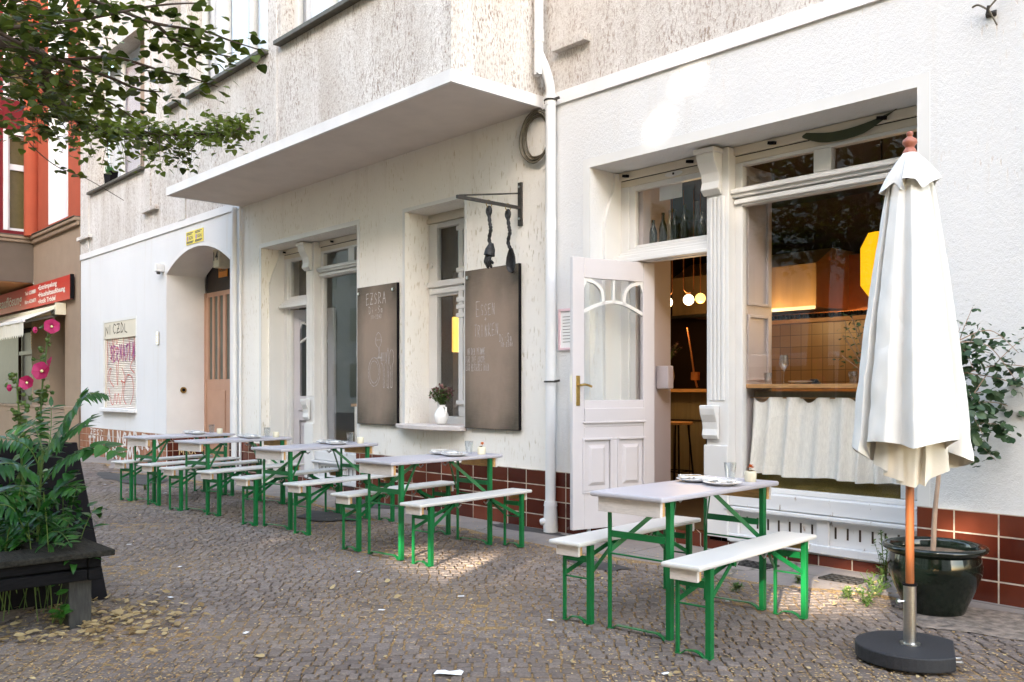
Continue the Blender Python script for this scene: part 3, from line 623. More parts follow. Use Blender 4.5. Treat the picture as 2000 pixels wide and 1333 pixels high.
t = thing('house_number_lamp', 'cream box lamp with number 14 hanging under the arch crown', 'lamp', (-14.7, 6.6, 3.5))
bx = on_y(427, 503, 6.6)
m = MB(); m.box(bx.x - .13, 6.56, bx.z - .17, bx.x + .10, 6.78, bx.z + .17); m.build('housing', 'cup', t, bevel=.01); m = MB(); text_mesh(m, '14', (bx.x - .10, 6.556, bx.z - .05), (1, 0, 0), (0, 0, 1), .20, .17, .002, .02); m.build('number', 'sign_dark', t)
m = MB(); m.tube([(bx.x, 6.68, bx.z + .17), (bx.x, 6.68, AS + AR)], .012, 6); m.build('bracket', 'rust_iron', t)
bo = on_y(434, 525, 6.86)
t = thing('notice_sign', 'small orange notice plate below the archway number lamp', 'sign', (bo.x, 6.86, bo.z))
m = MB(); m.box(bo.x - .14, 6.855, bo.z - .15, bo.x + .20, 6.867, bo.z + .15); m.build('plate', 'sign_orange', t); m = MB(); text_mesh(m, 'Einfahrt', (bo.x - .12, 6.853, bo.z + .05), (1, 0, 0), (0, 0, 1), .07, .28, .002); text_mesh(m, 'freihalten', (bo.x - .12, 6.853, bo.z - .05), (1, 0, 0), (0, 0, 1), .08, .29, .002, .015); m.build('lettering', 'sign_dark', t)
m = MB(); m.beam((bo.x + .03, 6.867, bo.z + .1), (bo.x + .03, 6.94, bo.z + .1), .03, .03); m.build('fixing', 'rust_iron', t)
# yellow signs over the arch
t = thing('yellow_sign', 'yellow double notice plate on the wall above the archway', 'sign', (-14.55, 6.19, 3.9))
for k in (0, 1):
    xa = -14.89 + k * .338
    m = MB(); m.box(xa, 6.185, 3.79, xa + .33, 6.197, 4.005); pl = m.build('plate', 'sign_yellow', t)
    m = MB()
    for z, w in ((3.972, .26), (3.950, .2), (3.826, .27), (3.808, .24)): m.box(xa + .03, 6.182, z, xa + .03 + w, 6.185, z + .012)
    text_mesh(m, 'IGN', (xa + .13, 6.184, 3.865), (1, 0, 0), (0, 0, 1), .08, .15, .002, .01); m.build('lettering', 'sign_dark', pl)
    m = MB(); m.prism([(.026 * math.cos(a * math.pi / 8), .045 * math.sin(a * math.pi / 8)) for a in range(16)], (xa + .07, 6.182, 3.89), (1, 0, 0), (0, 0, 1), (0, .003, 0)); m.build('emblem', 'sign_purple', pl)
t = thing('intercom_plate', 'small grey bell plate on the white wall left of the archway', 'doorbell', (-16.12, 6.19, 2.27)); m = MB(); m.box(-16.17, 6.17, 2.17, -16.08, 6.199, 2.40); m.build('plate', 'steel', t, bevel=.005); m = MB()
for z in (2.21, 2.27, 2.33): m.tube([(-16.125, 6.165, z), (-16.125, 6.175, z)], .012, 8)
m.build('button', 'black', t)
t = thing('wall_light', 'little grey lamp box beside the left springing of the arch', 'lamp', (-15.92, 6.15, 3.5)); m = MB(); m.box(-15.98, 6.06, 3.44, -15.86, 6.199, 3.58); m.build('housing', 'pipe', t, bevel=.01); m = MB(); m.lathe([(.03, -.03), (.04, .0)], (-15.92, 6.12, 3.43), 10); m.build('lens', 'rust_iron', t)
pk = Vector((AX0 + .002, 6.56, .0)); pz = HC
t = thing('wall_spyhole', 'round brass cap set in the white archway jamb', 'fitting', (AX0, 6.5, 1.36)); m = MB(); m.tube([(AX0, 6.5, 1.36), (AX0 + .02, 6.5, 1.36)], .055, 16); m.build('rim', 'brass', t); m = MB(); m.tube([(AX0 + .018, 6.5, 1.36), (AX0 + .024, 6.5, 1.36)], .03, 12); m.build('hole', 'black', t)

# ---- shopfronts
def shutter_box(m, x0, x1, y): m.box(x0, y - .035, 3.365, x1, y + .1, 3.436); m.box(x0, y - .01, 3.30, x1, y + .1, 3.358)
def console(m, x0, x1, y, z0, z1, o):
    prof = [(0, z0), (-.02, z0), (-o * .5, z0 + (z1 - z0) * .12), (-o * .35, z0 + (z1 - z0) * .3), (-o * .45, z0 + (z1 - z0) * .5), (-o * .85, z0 + (z1 - z0) * .72), (-o, z0 + (z1 - z0) * .9), (-o, z1), (0, z1)]
    m.prism(prof, (x0, y, 0), (0, 1, 0), (0, 0, 1), (x1 - x0, 0, 0))
def shopfront(x0, x1, door, pil, y, zs, lights, name_door_open):
    """door bay on the left, moulded pillar, display window on the right; y = face of the frames"""
    xd = x0 + door; xw = xd + pil; bk = y + .07
    f = MB()
    f.box(x0, y, .12, x0 + .13, bk, 3.30); f.box(x0 + .13, y + .02, .12, x0 + .20, bk, 2.56)
    f.box(x0 + .13, y - .01, 2.56, xd, bk, 2.70); f.box(x0 + .02, y - .07, 2.60, xd - .002, y - .01, 2.64); f.box(x0 + .04, y - .045, 2.64, xd - .002, y - .01, 2.665); f.box(x0 + .05, y - .10, 2.565, xd - .002, y - .01, 2.60)
    f.box(x0 + .13, y + .012, 2.70, x0 + .2, bk, 3.30); f.box(x0 + .2, y + .012, 3.25, xd, bk, 3.30); f.box(x0 + .2, y + .012, 2.70, xd, bk, 2.735)
    # display window frame
    f.box(xw, y, .52, xw + .07, bk, 3.30); f.box(x1 - .13, y, .52, x1, bk, 3.30); f.box(xw + .07, y, .52, x1 - .13, bk, .56)
    f.box(xw + .07, y - .012, 2.93, x1 - .13, bk, 3.09); f.box(xw + .0, y - .05, 3.00, x1 - .02, y - .012, 3.075); f.box(xw + .01, y - .035, 2.945, x1 - .02, y - .012, 2.985); f.box(xw + .0, y - .075, 3.03, x1 - .02, y - .05, 3.06)
    f.box(xw + .07, y, 3.27, x1 - .13, bk, 3.30)
    for a, b in zip(lights, lights[1:]):
        if b is not lights[-1]: f.box(b - .075, y - .006, 3.09, b + .075, bk, 3.27)
    sf = f.build('shopfront', 'trim', house, bevel=.007)
    for qa, qb in ((x0 + .02, xd), (xw, x1)): c = MB(); shutter_box(c, qa, qb, y + .01); c.build('shutter_box', 'cream', sf, bevel=.006)
    c = MB(); c.box(x0, y + .005, 3.358, xd, y + .06, 3.366); c.box(xw, y + .005, 3.358, x1, y + .06, 3.366)
    for xx in (x0 + .1, xd - .25, xw + .35, x1 - .45): c.beam((xx, y - .04, 3.40), (xx + .07, y - .06, 3.385), .03, .025)
    c.build('shutter_slot', 'black', sf)
    # wavy guide boards at both ends
    gpr = [(0, .12), (.0, 3.43), (-.10, 3.43)] + smooth2([(-.10, 3.43), (-.115, 3.28), (-.20, 3.08), (-.245, 2.9), (-.25, 2.7), (-.24, .12)], 5)[1:]
    c = MB(); c.prism([(p[0], p[1]) for p in gpr], (x0 + .001, y + .02, 0), (0, 1, 0), (0, 0, 1), (.035, 0, 0)); c.build('guide_board', 'trim', sf); c = MB()
    gp2 = [(0, 2.2), (0, 3.43), (-.09, 3.43)] + smooth2([(-.09, 3.43), (-.10, 3.3), (-.06, 3.12), (-.025, 2.95), (-.02, 2.2)], 5)[1:]
    c.prism([(p[0], p[1]) for p in gp2], (x1 - .001, y - .02, 0), (1, 0, 0), (0, 0, 1), (0, .03, 0)); c.build('guide_board', 'trim', sf)
    p = MB(); p.box(xd, y - .10, .12, xw, bk, 3.43)
    for k in range(4): q = xd + .03 + (pil - .06) * (k + .5) / 4; p.box(q - .016, y - .114, 1.28, q + .016, y - .10, 3.02)
    p.box(xd - .01, y - .13, .12, xw + .01, y - .10, .90)
    console(p, xd - .02, xw - .06, y - .10, 3.04, 3.40, .13); console(p, xd - .015, xw - .08, y - .115, .95, 1.24, .075)
    p.box(xd - .035, y - .25, 3.38, xw - .045, y - .10, 3.42)
    p.build('pillar', 'trim', sf, bevel=.008)
    g = MB(); g.box(x0 + .2, y + .045, 2.735, xd, y + .049, 3.25); g.build('pane', 'pane', sf)
    g = MB(); g.box(xw + .07, y + .045, .56, x1 - .13, y + .049, 2.93); g.build('pane', 'pane', sf)
    for a, b in zip(lights, lights[1:]):
        g = MB(); g.box(max(a, xw + .07), y + .045, 3.09, min(b, x1 - .13), y + .049, 3.27); g.build('pane', 'pane', sf)
    # sill panel below the window
    k = MB(); k.box(xw, y - .10, .40, x1, bk - .002, .52); k.box(xw - .02, y - .14, .365, x1, y - .10, .395); k.box(xw, y - .075, .13, x1, bk - .004, .40)
    mid = (xw + x1) / 2
    for q in (xw, mid - .05, x1 - .10): k.box(q, y - .105, .13, q + .10, y - .075, .365)
    k.box(xw, y - .12, .10, x1, y - .075, .165); k.box(xw, y - .085, .02, x1, bk - .006, .10)
    kb = k.build('sill_panel', 'peel', sf, bevel=.006)
    q = xw + .17
    while q < x1 - .12:
        if abs(q - mid) > .09: s = MB(); s.box(q - .008, y - .0775, .225, q + .008, y - .07, .315); s.build('vent_slot', 'dark_brown', sf)
        q += .098
    s = MB(); s.box(x0 + .02, y - .09, -.1, x1, y + .1, .012); s.box(xd, y - .093, -.1, x1, y - .085, .085); s.build('tile_strip', 'tiles', sf)
    s = MB(); s.box(x0 + .02, y - .06, .012, xd, y + .3, .118); s.build('door_step', 'tiles', sf)
    return sf, xd, xw
sfR, XD, XW = shopfront(RS[0], RS[1], 1.09, .22, 6.60, None, [-4.33, -3.60, -2.70], True)
sfL, XDL, XWL = shopfront(LS[0], LS[1], .86, .22, 6.55, None, [-11.1, -10.35, -9.68], False)
# keyhole plate on the right shutter box
m = MB(); m.prism([(.075 * math.cos(a * math.pi / 8) * 1.3, .022 * math.sin(a * math.pi / 8)) for a in range(16)], (-5.05, 6.592, 3.33), (1, 0, 0), (0, 0, 1), (0, .01, 0)); m.build('key_plate', 'trim', sfR); m = MB(); m.tube([(-5.05, 6.588, 3.33), (-5.05, 6.6, 3.33)], .012, 8); m.build('keyhole', 'rust_iron', sfR)
m = MB(); e = smooth2([(-4.05, 3.385), (-3.9, 3.36), (-3.5, 3.25 + .06), (-3.2, 3.31), (-2.95, 3.39)], 5)
m.prism([(x, z) for x, z in smooth2([(-3.72, 3.415), (-3.5, 3.375), (-3.25, 3.385), (-3.02, 3.43), (-3.0, 3.44), (-3.25, 3.315), (-3.55, 3.305), (-3.75, 3.38), (-3.72, 3.415)], 4)[:-1]], (0, 6.565, 0), (1, 0, 0), (0, 0, 1), (0, .008, 0)); m.build('spray_mark', simple('dark_green_spray', (.05, .06, .03), .8), sfR)

def door_leaf(name, hinge, free_dir, w, h, th=.045, handle=True):
    """panelled shop door with arched tracery; local u from hinge to free edge"""
    a, b = .135, w - .125; zb, zt = h * .475, h * .925
    f = MB(); f.box(0, 0, 0, a, th, h); f.box(b, 0, 0, w, th, h); f.box(a, 0, zt, b, th, h); f.box(a, 0, h * .375, b, th, zb); f.box(a, 0, 0, b, th, h * .14); f.box(a, 0, h * .335 - .02, b, th, h * .375)
    c = (a + b) / 2; f.box(c - .05, 0, h * .14, c + .05, th, h * .335 - .02); o = f.build(name, 'door_paint', bevel=.005); o.parent = house
    o.location = Vector(hinge) - Vector(house.location); o.rotation_euler = (0, 0, math.atan2(free_dir[1], free_dir[0])); OFF[o.name] = Vector()
    for p0, p1 in ((a, c - .05), (c + .05, b)):
        q = MB(); q.box(p0, .014, h * .14, p1, th - .014, h * .335 - .02)
        for sgn in (0, 1):
            y0 = -.006 if sgn == 0 else th + .006; yi = .014 if sgn == 0 else th - .014
            zz0, zz1 = h * .14 + .075, h * .335 - .095; x0_, x1_ = p0 + .075, p1 - .075
            vs = [(p0 + .045, yi, zz0 - .03), (p1 - .045, yi, zz0 - .03), (p1 - .045, yi, zz1 + .03), (p0 + .045, yi, zz1 + .03), (x0_, y0, zz0), (x1_, y0, zz0), (x1_, y0, zz1), (x0_, y0, zz1)]
            q.mesh(vs, [(4, 5, 6, 7), (0, 1, 5, 4), (1, 2, 6, 5), (2, 3, 7, 6), (3, 0, 4, 7)])
        for r_ in ((p0 - .02, p0, h * .14 - .02, h * .335), (p1, p1 + .02, h * .14 - .02, h * .335), (p0, p1, h * .14 - .02, h * .14), (p0, p1, h * .335 - .02, h * .335)):
            q.box(r_[0], -.012, r_[2], r_[1], th + .012, r_[3])
        q.build('panel', 'door_paint', o, bevel=.003)
    q = MB()
    for y0 in (-.016, th): q.box(a - .005, y0, h * .395, b + .005, y0 + .016, h * .445); q.box(a - .02, y0 - .004 if y0 < 0 else y0, h * .389, b + .02, y0 + .016 if y0 < 0 else y0 + .02, h * .397)
    q.build('panel', 'door_paint', o, bevel=.005)
    g = MB(); g.box(a - .01, th / 2 - .002, zb - .01, b + .01, th / 2 + .002, zt + .01); g.build('pane', 'pane', o)
    r_ = MB(); ym = th / 2; span = b - a
    def bar(pts, s=.03): 
        for i in range(len(pts) - 1): r_.beam((pts[i][0], ym, pts[i][1]), (pts[i + 1][0], ym, pts[i + 1][1]), s, th * .7, (0, 1, 0))
    zr = zt - .30; bar([(a + span * i / 12, zr + .10 * math.sin(math.pi * i / 12)) for i in range(13)])
    bar(smooth2([(a + .02, zt - .012), (a + .13, zt - .04), (a + .20, zt - .11), (a + .215, zr + .07)], 4)); bar(smooth2([(b - .02, zt - .012), (b - .13, zt - .04), (b - .20, zt - .11), (b - .215, zr + .07)], 4)); bar([(c, zr + .09), (c, zt)], .022)
    for sx in (a, b): 
        k = 1 if sx == a else -1
        r_.prism([(sx, zt), (sx + k * .10, zt), (sx + k * .03, zt - .03), (sx, zt - .10)], (0, .008, 0), (1, 0, 0), (0, 0, 1), (0, th - .016, 0))
    r_.build('glazing_bar', 'trim', o)
    if handle:
        hd = MB()
        for y0, sg in ((-.006, -1), (th, 1)):
            hd.box(w - .075, y0, h * .455, w - .035, y0 + .006, h * .565)
            hd.tube([(w - .055, y0, h * .53), (w - .055, y0 + sg * .05, h * .53)], .011, 10); hd.tube(smooth2([(w - .055, y0 + sg * .05, h * .53), (w - .10, y0 + sg * .055, h * .532), (w - .17, y0 + sg * .05, h * .525)], 4), .011, 10)
        hd.build('handle', 'brass', o, bevel=.002)
        lk = MB(); lk.box(w, .012, h * .47, w + .002, th - .012, h * .565); lk.build('lock_plate', 'steel', o)
    return o
HN = Vector((-5.385, 6.70, .125)); FR = Vector((-5.585, 5.80, .125)); dd = FR - HN
door_leaf('shop_door', HN, (dd.x, dd.y), dd.length, 2.43)
door_leaf('shop_door', (-12.05, 6.62, .125), (1, .30), .80, 2.42, handle=False)
# panelled inside shutter and window ledge of the cafe
m = MB(); m.box(XW + .005, 6.675, .6, XW + .035, 7.12, 3.3); m.box(XW + .035, 6.70, .7, XW + .045, 7.08, 1.68)
for z0, z1 in ((1.45, 2.02), (2.10, 3.2)):
    for r_ in ((6.72, 6.745, z0, z1), (7.03, 7.055, z0, z1), (6.745, 7.03, z0, z0 + .025), (6.745, 7.03, z1 - .025, z1)): m.box(XW + .035, r_[0], r_[2], XW + .055, r_[1], r_[3])
m.build('panelled_lining', 'panelled', sfR, bevel=.004)
m = MB(); m.box(XD - .06, 6.68, .12, XD + .12, 6.70, 3.3); m.box(RS[0] - .1, 6.68, .1, RS[0] + .24, 7.1, 3.4); m.build('jamb_lining', 'panelled', sfR)
m = MB(); m.box(XW + .036, 6.66, 1.385, RS[1] - .01, 7.08, 1.42); m.build('window_ledge', 'oak', sfR, bevel=.004)
m = MB(); m.box(XW + .06, 6.80, 1.30, RS[1] - .02, 6.82, 1.36); m.build('ledge_rail', 'counter_front', sfR)
m = MB(); m.box(RS[0] + .2, 6.66, 2.70, XD, 6.95, 2.725); m.build('bottle_shelf', 'panelled', sfR)
m = MB(); m.box(XW + .04, 6.83, .50, RS[1] - .05, 6.835, 1.25); m.build('wire_mesh', 'mesh', sfR)
m = MB(); m.box(RS[1] - .32, 6.655, .565, RS[1] - .13, 6.675, 1.38); m.build('white_panel', 'peel', sfR)
# ---- middle window
x0, x1, z0, z1 = MW; y = 6.55; f = MB()
f.box(x0, y, z0, x0 + .16, y + .07, 3.34); f.box(x1 - .14, y, z0, x1, y + .07, 3.34); f.box(x0 + .16, y, z0, x1 - .14, y + .07, 1.06); f.box(x0 + .16, y, 2.47, x1 - .14, y + .07, 2.66); f.box(x0 + .02, y - .04, 2.58, x1, y, 2.645); f.box(x0 + .05, y - .025, 2.50, x1, y, 2.56); f.box(x0 + .16, y + .005, 3.28, x1 - .14, y + .07, 3.34)
xm = -8.02; f.box(xm - .06, y - .004, 1.06, xm + .06, y + .07, 2.47); f.box(xm - .06, y - .004, 2.66, xm + .06, y + .07, 3.28)
for z in (2.38, 2.30, 2.20, 1.20, 3.2, 2.72): f.box(xm - .075, y - .03, z, xm + .075, y - .004, z + .05)
f.box(xm - .04, y - .022, 1.25, xm + .04, y - .004, 3.2)
mw = f.build('middle_window', 'trim', house, bevel=.006)
for a, b in ((x0 + .16, xm - .06), (xm + .06, x1 - .14)):
    for c, d in ((1.06, 2.47), (2.66, 3.28)): g = MB(); g.box(a, y + .04, c, b, y + .044, d); g.build('pane', 'pane', mw)
m = MB(); m.box(x0, y - .03, 3.345, x1, y + .1, 3.40); m.box(x0, y - .005, 3.40, x1, y + .1, 3.449); m.build('shutter_box', 'cream', mw)
m = MB(); m.tube([(x0 + .08, y - .03, 2.83), (x0 + .08, y, 2.83)], [.022, .016], 10); m.tube([(x0 + .06, y - .035, 2.80), (x0 + .11, y - .035, 2.87)], .01, 6); m.build('shutter_catch', 'trim', mw)
arcp = [(x0 - .06, .0)] + [(x0 - .06 + (x1 - x0 + .10) * i / 14, -.09 - .10 * math.sin(math.pi * i / 14)) for i in range(15)] + [(x1 + .04, .0)]
m = MB(); m.prism(arcp, (0, W, z0 - .045), (1, 0, 0), (0, 1, 0), (0, 0, .05)); m.box(x0 + .002, W, z0 - .04, x1 - .002, y, z0 + .006); m.build('window_sill', 'sill_stone', house, bevel=.008)

# ---- rooms behind the glass
def room(x0, x1, y0, y1, z0, z1, wall, floor, ceil):
    m = MB(); m.face([(x0, y1, z0), (x1, y1, z0), (x1, y1, z1), (x0, y1, z1)]); m.face([(x0, y0, z0), (x0, y1, z0), (x0, y1, z1), (x0, y0, z1)]); m.face([(x1, y1, z0), (x1, y0, z0), (x1, y0, z1), (x1, y1, z1)]); m.build('interior_wall', wall, house)
    m = MB(); m.face([(x0, y0, z0), (x1, y0, z0), (x1, y1, z0), (x0, y1, z0)]); m.build('interior_floor', floor, house)
    m = MB(); m.face([(x0, y0, z1), (x0, y1, z1), (x1, y1, z1), (x1, y0, z1)]); m.build('interior_ceiling', ceil, house)
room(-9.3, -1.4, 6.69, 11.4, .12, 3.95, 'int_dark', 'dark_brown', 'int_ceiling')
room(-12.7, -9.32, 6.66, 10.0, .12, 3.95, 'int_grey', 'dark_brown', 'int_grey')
m = MB(); m.box(-9.30, 6.69, .12, -7.20, 6.70, .97); m.build('interior_lining', 'int_grey', house)
m = MB(); m.box(-7.18, 6.68, .12, -7.16, 9.0, 3.95); m.box(-9.28, 9.0, .12, -7.16, 9.02, 3.95); m.build('interior_partition', 'int_grey', house)
# ================================================================== NEIGHBOUR HOUSE
NX = -24.0
nb = thing('neighbour_building', 'orange and dark red rendered house with beige ground floor at the far left', 'building', (-22, 6.2, 0))
m = MB(); m.box(NX, 6.2, 3.05, XL - .06, 6.9, 5.0); m.box(NX - .15, 6.2, 0, -22.68, 6.9, 3.05); m.box(-21.53, 6.2, 0, XL - .06, 6.9, 3.05); m.box(-22.68, 6.75, 0, -21.53, 6.9, 3.05)
m.build('lower_wall', 'beige_wall', nb)
m = MB(); m.box(-22.66, 6.70, .95, -21.55, 6.74, 3.0); m.build('dark_recess_sheet', 'black', nb)  # black sheet put in for the shade inside the recess
m = MB(); m.box(-26.6, 5.9, -.1, XL - .08, 6.19, .95); m.box(-26.62, 5.88, .95, XL - .08, 6.19, 1.0); m.build('base_wall', 'beige_wall', nb, bevel=.01)
m = MB(); wall_cells(m, [NX + .1, XL - .02], [5.05, HT], 6.22, [(-22.76, -21.42, 5.2, 7.9, .2), (-22.76, -21.42, 8.6, 11, .2)], .2); m.build('upper_wall', 'orange_wall', nb)
m = MB(); m.tube([(NX + .16, 6.12, 5.05), (NX + .16, 6.12, HT)], .17, 20); m.build('rounded_corner', 'orange_wall', nb, smooth=60)
P = lambda x, y, z: (NX, 6.22 + (NX - x), z)       # bay side, faces +x
m = MB()
Hs = [(5.64, 6.12, 5.17, 7.46), (5.64, 6.12, 8.3, 10.6)]
ys = [3.4, 6.1]
def side(mb, y0, y1, z0, z1, holes, x):
    ya = sorted({y0, y1, *[h[0] for h in holes], *[h[1] for h in holes]}); za = sorted({z0, z1, *[h[2] for h in holes], *[h[3] for h in holes]})
    for a, b in zip(ya, ya[1:]):
        for c, d in zip(za, za[1:]):
            if any(h[0] < (a + b) / 2 < h[1] and h[2] < (c + d) / 2 < h[3] for h in holes): continue
            mb.face([(x, a, c), (x, b, c), (x, b, d), (x, a, d)])
    for h in holes:
        for q in (((h[0], h[2]), (h[0], h[3])), ((h[1], h[2]), (h[1], h[3])), ((h[0], h[2]), (h[1], h[2])), ((h[0], h[3]), (h[1], h[3]))):
            mb.face([(x, q[0][0], q[0][1]), (x, q[1][0], q[1][1]), (x - .16, q[1][0], q[1][1]), (x - .16, q[0][0], q[0][1])])
side(m, 3.4, 6.3, 5.05, HT, Hs, NX); m.face([(NX - 5, 3.4, 5.05), (NX, 3.4, 5.05), (NX, 3.4, HT), (NX - 5, 3.4, HT)]); m.build('bay_wall', 'red_wall', nb)
m = MB(); m.box(NX - 15, 3.4, 3.95, NX, 6.2, 4.98); m.build('bay_base', 'taupe_wall', nb)
m = MB(); m.box(NX - 14.9, 3.5, 3.93, NX - .06, 6.88, 3.949); m.build('bay_soffit', simple('orange_brown_soffit', (.42, .22, .09), .7), nb)
m = MB(); m.box(NX - 5, 3.3, 4.98, NX + .09, 6.2, 5.06); m.box(NX + .09, 6.08, 4.98, XL - .06, 6.24, 5.06); m.box(NX - 5, 3.36, 4.90, NX + .05, 6.19, 4.98); m.box(NX + .05, 6.13, 4.88, XL - .06, 6.2, 4.98); m.build('cornice', 'beige_wall', nb, bevel=.02)
m = MB(); m.box(NX - .06, 3.3, 5.06, NX + .10, 6.06, 5.075); m.box(NX + .10, 6.06, 5.06, XL - .06, 6.24, 5.075); m.build('cornice_flashing', 'grey_metal', nb)
for y0, y1, z0, z1 in Hs:
    f = MB(); w = .1
    f.box(NX - .02, y0 - w, z0, NX + .025, y0, z1 + w); f.box(NX - .02, y1, z0, NX + .025, y1 + w - .02, z1 + w); f.box(NX - .02, y0, z1, NX + .025, y1, z1 + w)
    zt = z0 + (z1 - z0) * .64
    f.box(NX - .12, y0, z0, NX - .08, y0 + .06, z1); f.box(NX - .12, y1 - .06, z0, NX - .08, y1, z1); f.box(NX - .12, y0 + .06, zt, NX - .08, y1 - .06, zt + .14); f.box(NX - .12, y0 + .06, z0, NX - .08, y1 - .06, z0 + .07); f.box(NX - .12, y0 + .06, z1 - .07, NX - .08, y1 - .06, z1)
    fr = f.build('window', 'plaster', nb); g = MB(); g.box(NX - .135, y0, z0, NX - .13, y1, z1); g.build('pane', simple('dull_olive_pane', (.12, .095, .04), .2), fr)
for z0, z1 in ((5.2, 7.9), (8.6, 11)):
    f = MB(); x0, x1 = -22.76, -21.42; f.box(x0 - .05, 6.205, z0, x0 + .02, 6.40, z1); f.box(x1 - .02, 6.205, z0, x1 + .05, 6.40, z1); f.box(x0 + .02, 6.36, z0, x0 + .1, 6.4, z1); f.box(x1 - .1, 6.36, z0, x1 - .02, 6.4, z1)
    fr = f.build('window', 'plaster', nb); g = MB(); g.box(x0 + .02, 6.40, z0, x1 - .02, 6.41, z1); g.build('curtain', 'curtain', fr)
m = MB(); m.box(NX - 26, 7.0, 0, NX - .15, 7.05, 3.95); m.build('shop_window', 'black', nb)
f = MB(); 
for x in (-27.6, -26.2, -25.2, -24.6): f.box(x, 6.72, 0, x + .10, 6.8, 3.1)
f.box(-27.6, 6.73, 2.3, -24.2, 6.79, 2.4); f.build('shop_frame', 'dark_brown', nb)
g = MB(); g.box(-37.5, 6.82, .9, -24.2, 6.83, 2.9); g.build('pane', 'dark_brown', nb)
m = MB()
for i in range(7): m.box(-26.0, 6.66 - .002 * i, 2.42 + i * .07, -25.2, 6.68, 2.47 + i * .07)
m.build('louvre_blind', 'rawwood', nb)
m = MB(); m.box(NX - 26, 6.85, 3.05, NX, 6.9, 3.95); m.build('lintel', 'taupe_wall', nb); m = MB(); m.box(NX - 6, 6.9, HT - .2, XL, 12, HT); m.box(NX - 5, 3.5, HT - .2, NX - .02, 6.9, HT); m.build('roof', 'asphalt', nb)
# awning (fixed to the neighbour)
aw = MB(); xa, xb = -28.5, -21.52
aw.face([(xa, 6.1, 3.20), (xb, 6.1, 3.20), (xb, 5.38, 2.87), (xa, 5.38, 2.87)]); aw.face([(xa, 5.38, 2.845), (xb, 5.38, 2.845), (xb, 6.1, 3.175), (xa, 6.1, 3.175)])
k = 48
for i in range(k):
    u0 = xa + (xb - xa) * i / k; u1 = xa + (xb - xa) * (i + 1) / k; yy = 5.365 + .012 * math.sin(i * 1.3); y2 = 5.365 + .012 * math.sin((i + 1) * 1.3)
    aw.face([(u0, yy, 2.84), (u1, y2, 2.84), (u1, y2, 2.56), ((u0 + u1) / 2, (yy + y2) / 2, 2.50), (u0, yy, 2.56)])
a = aw.build('awning', 'awning', nb)
m = MB(); m.beam((xa, 5.37, 2.86), (xb, 5.37, 2.86), .05, .06); m.build('front_rail', 'plaster', a)
m = MB(); m.tube([(xa, 6.1, 3.16), (xb + .06, 6.1, 3.16)], .10, 14); m.box(xb + .02, 5.98, 3.02, xb + .1, 6.19, 3.28); m.build('roller', 'cup', a); m = MB(); m.beam((xb - .1, 6.08, 3.02), (xb - .12, 5.42, 2.84), .05, .05); m.tube([(xb - .02, 6.0, 3.06), (xb - .08, 5.96, 3.05)], .05, 10); m.tube([(xb + .02, 5.97, 2.98 + .04 * math.cos(j * math.pi / 6) - .06) for j in range(7)], .012, 6); m.build('folding_arm', 'grey_metal', a)
# red shop sign
sg = thing('shop_sign', 'long red shop sign with white lettering above the cream awning', 'sign', (-23, 6.15, 3.3))
m = MB(); m.box(-29, 6.10, 3.33, -20.80, 6.16, 3.852); m.build('board', 'sign_red', sg); m = MB(); m.box(-20.80, 6.09, 3.325, -20.77, 6.165, 3.86); m.build('edge_trim', 'black', sg)
m = MB(); s = 6.098
text_mesh(m, 'Wohnungsauflösung', (-24.62, s, 3.49), (1, 0, 0), (0, 0, 1), .34, 4.2, .002, .02, True)
text_mesh(m, 'Tel: 6238881', (-24.35, s, 3.66), (1, 0, 0), (0, 0, 1), .12, .95, .002, .03); text_mesh(m, 'Büro 6236871', (-24.35, s, 3.45), (1, 0, 0), (0, 0, 1), .12, .95, .002, .03)
text_mesh(m, '•Entrümpelung', (-23.22, s, 3.70), (1, 0, 0), (0, 0, 1), .15, 1.45, .002, .03); text_mesh(m, '•Haushaltsauflösung', (-23.22, s, 3.535), (1, 0, 0), (0, 0, 1), .15, 2.05, .002, .03); text_mesh(m, '•Antik Trödel', (-23.22, s, 3.38), (1, 0, 0), (0, 0, 1), .15, 1.35, .002, .03)
m.build('lettering', 'sign_white', sg)

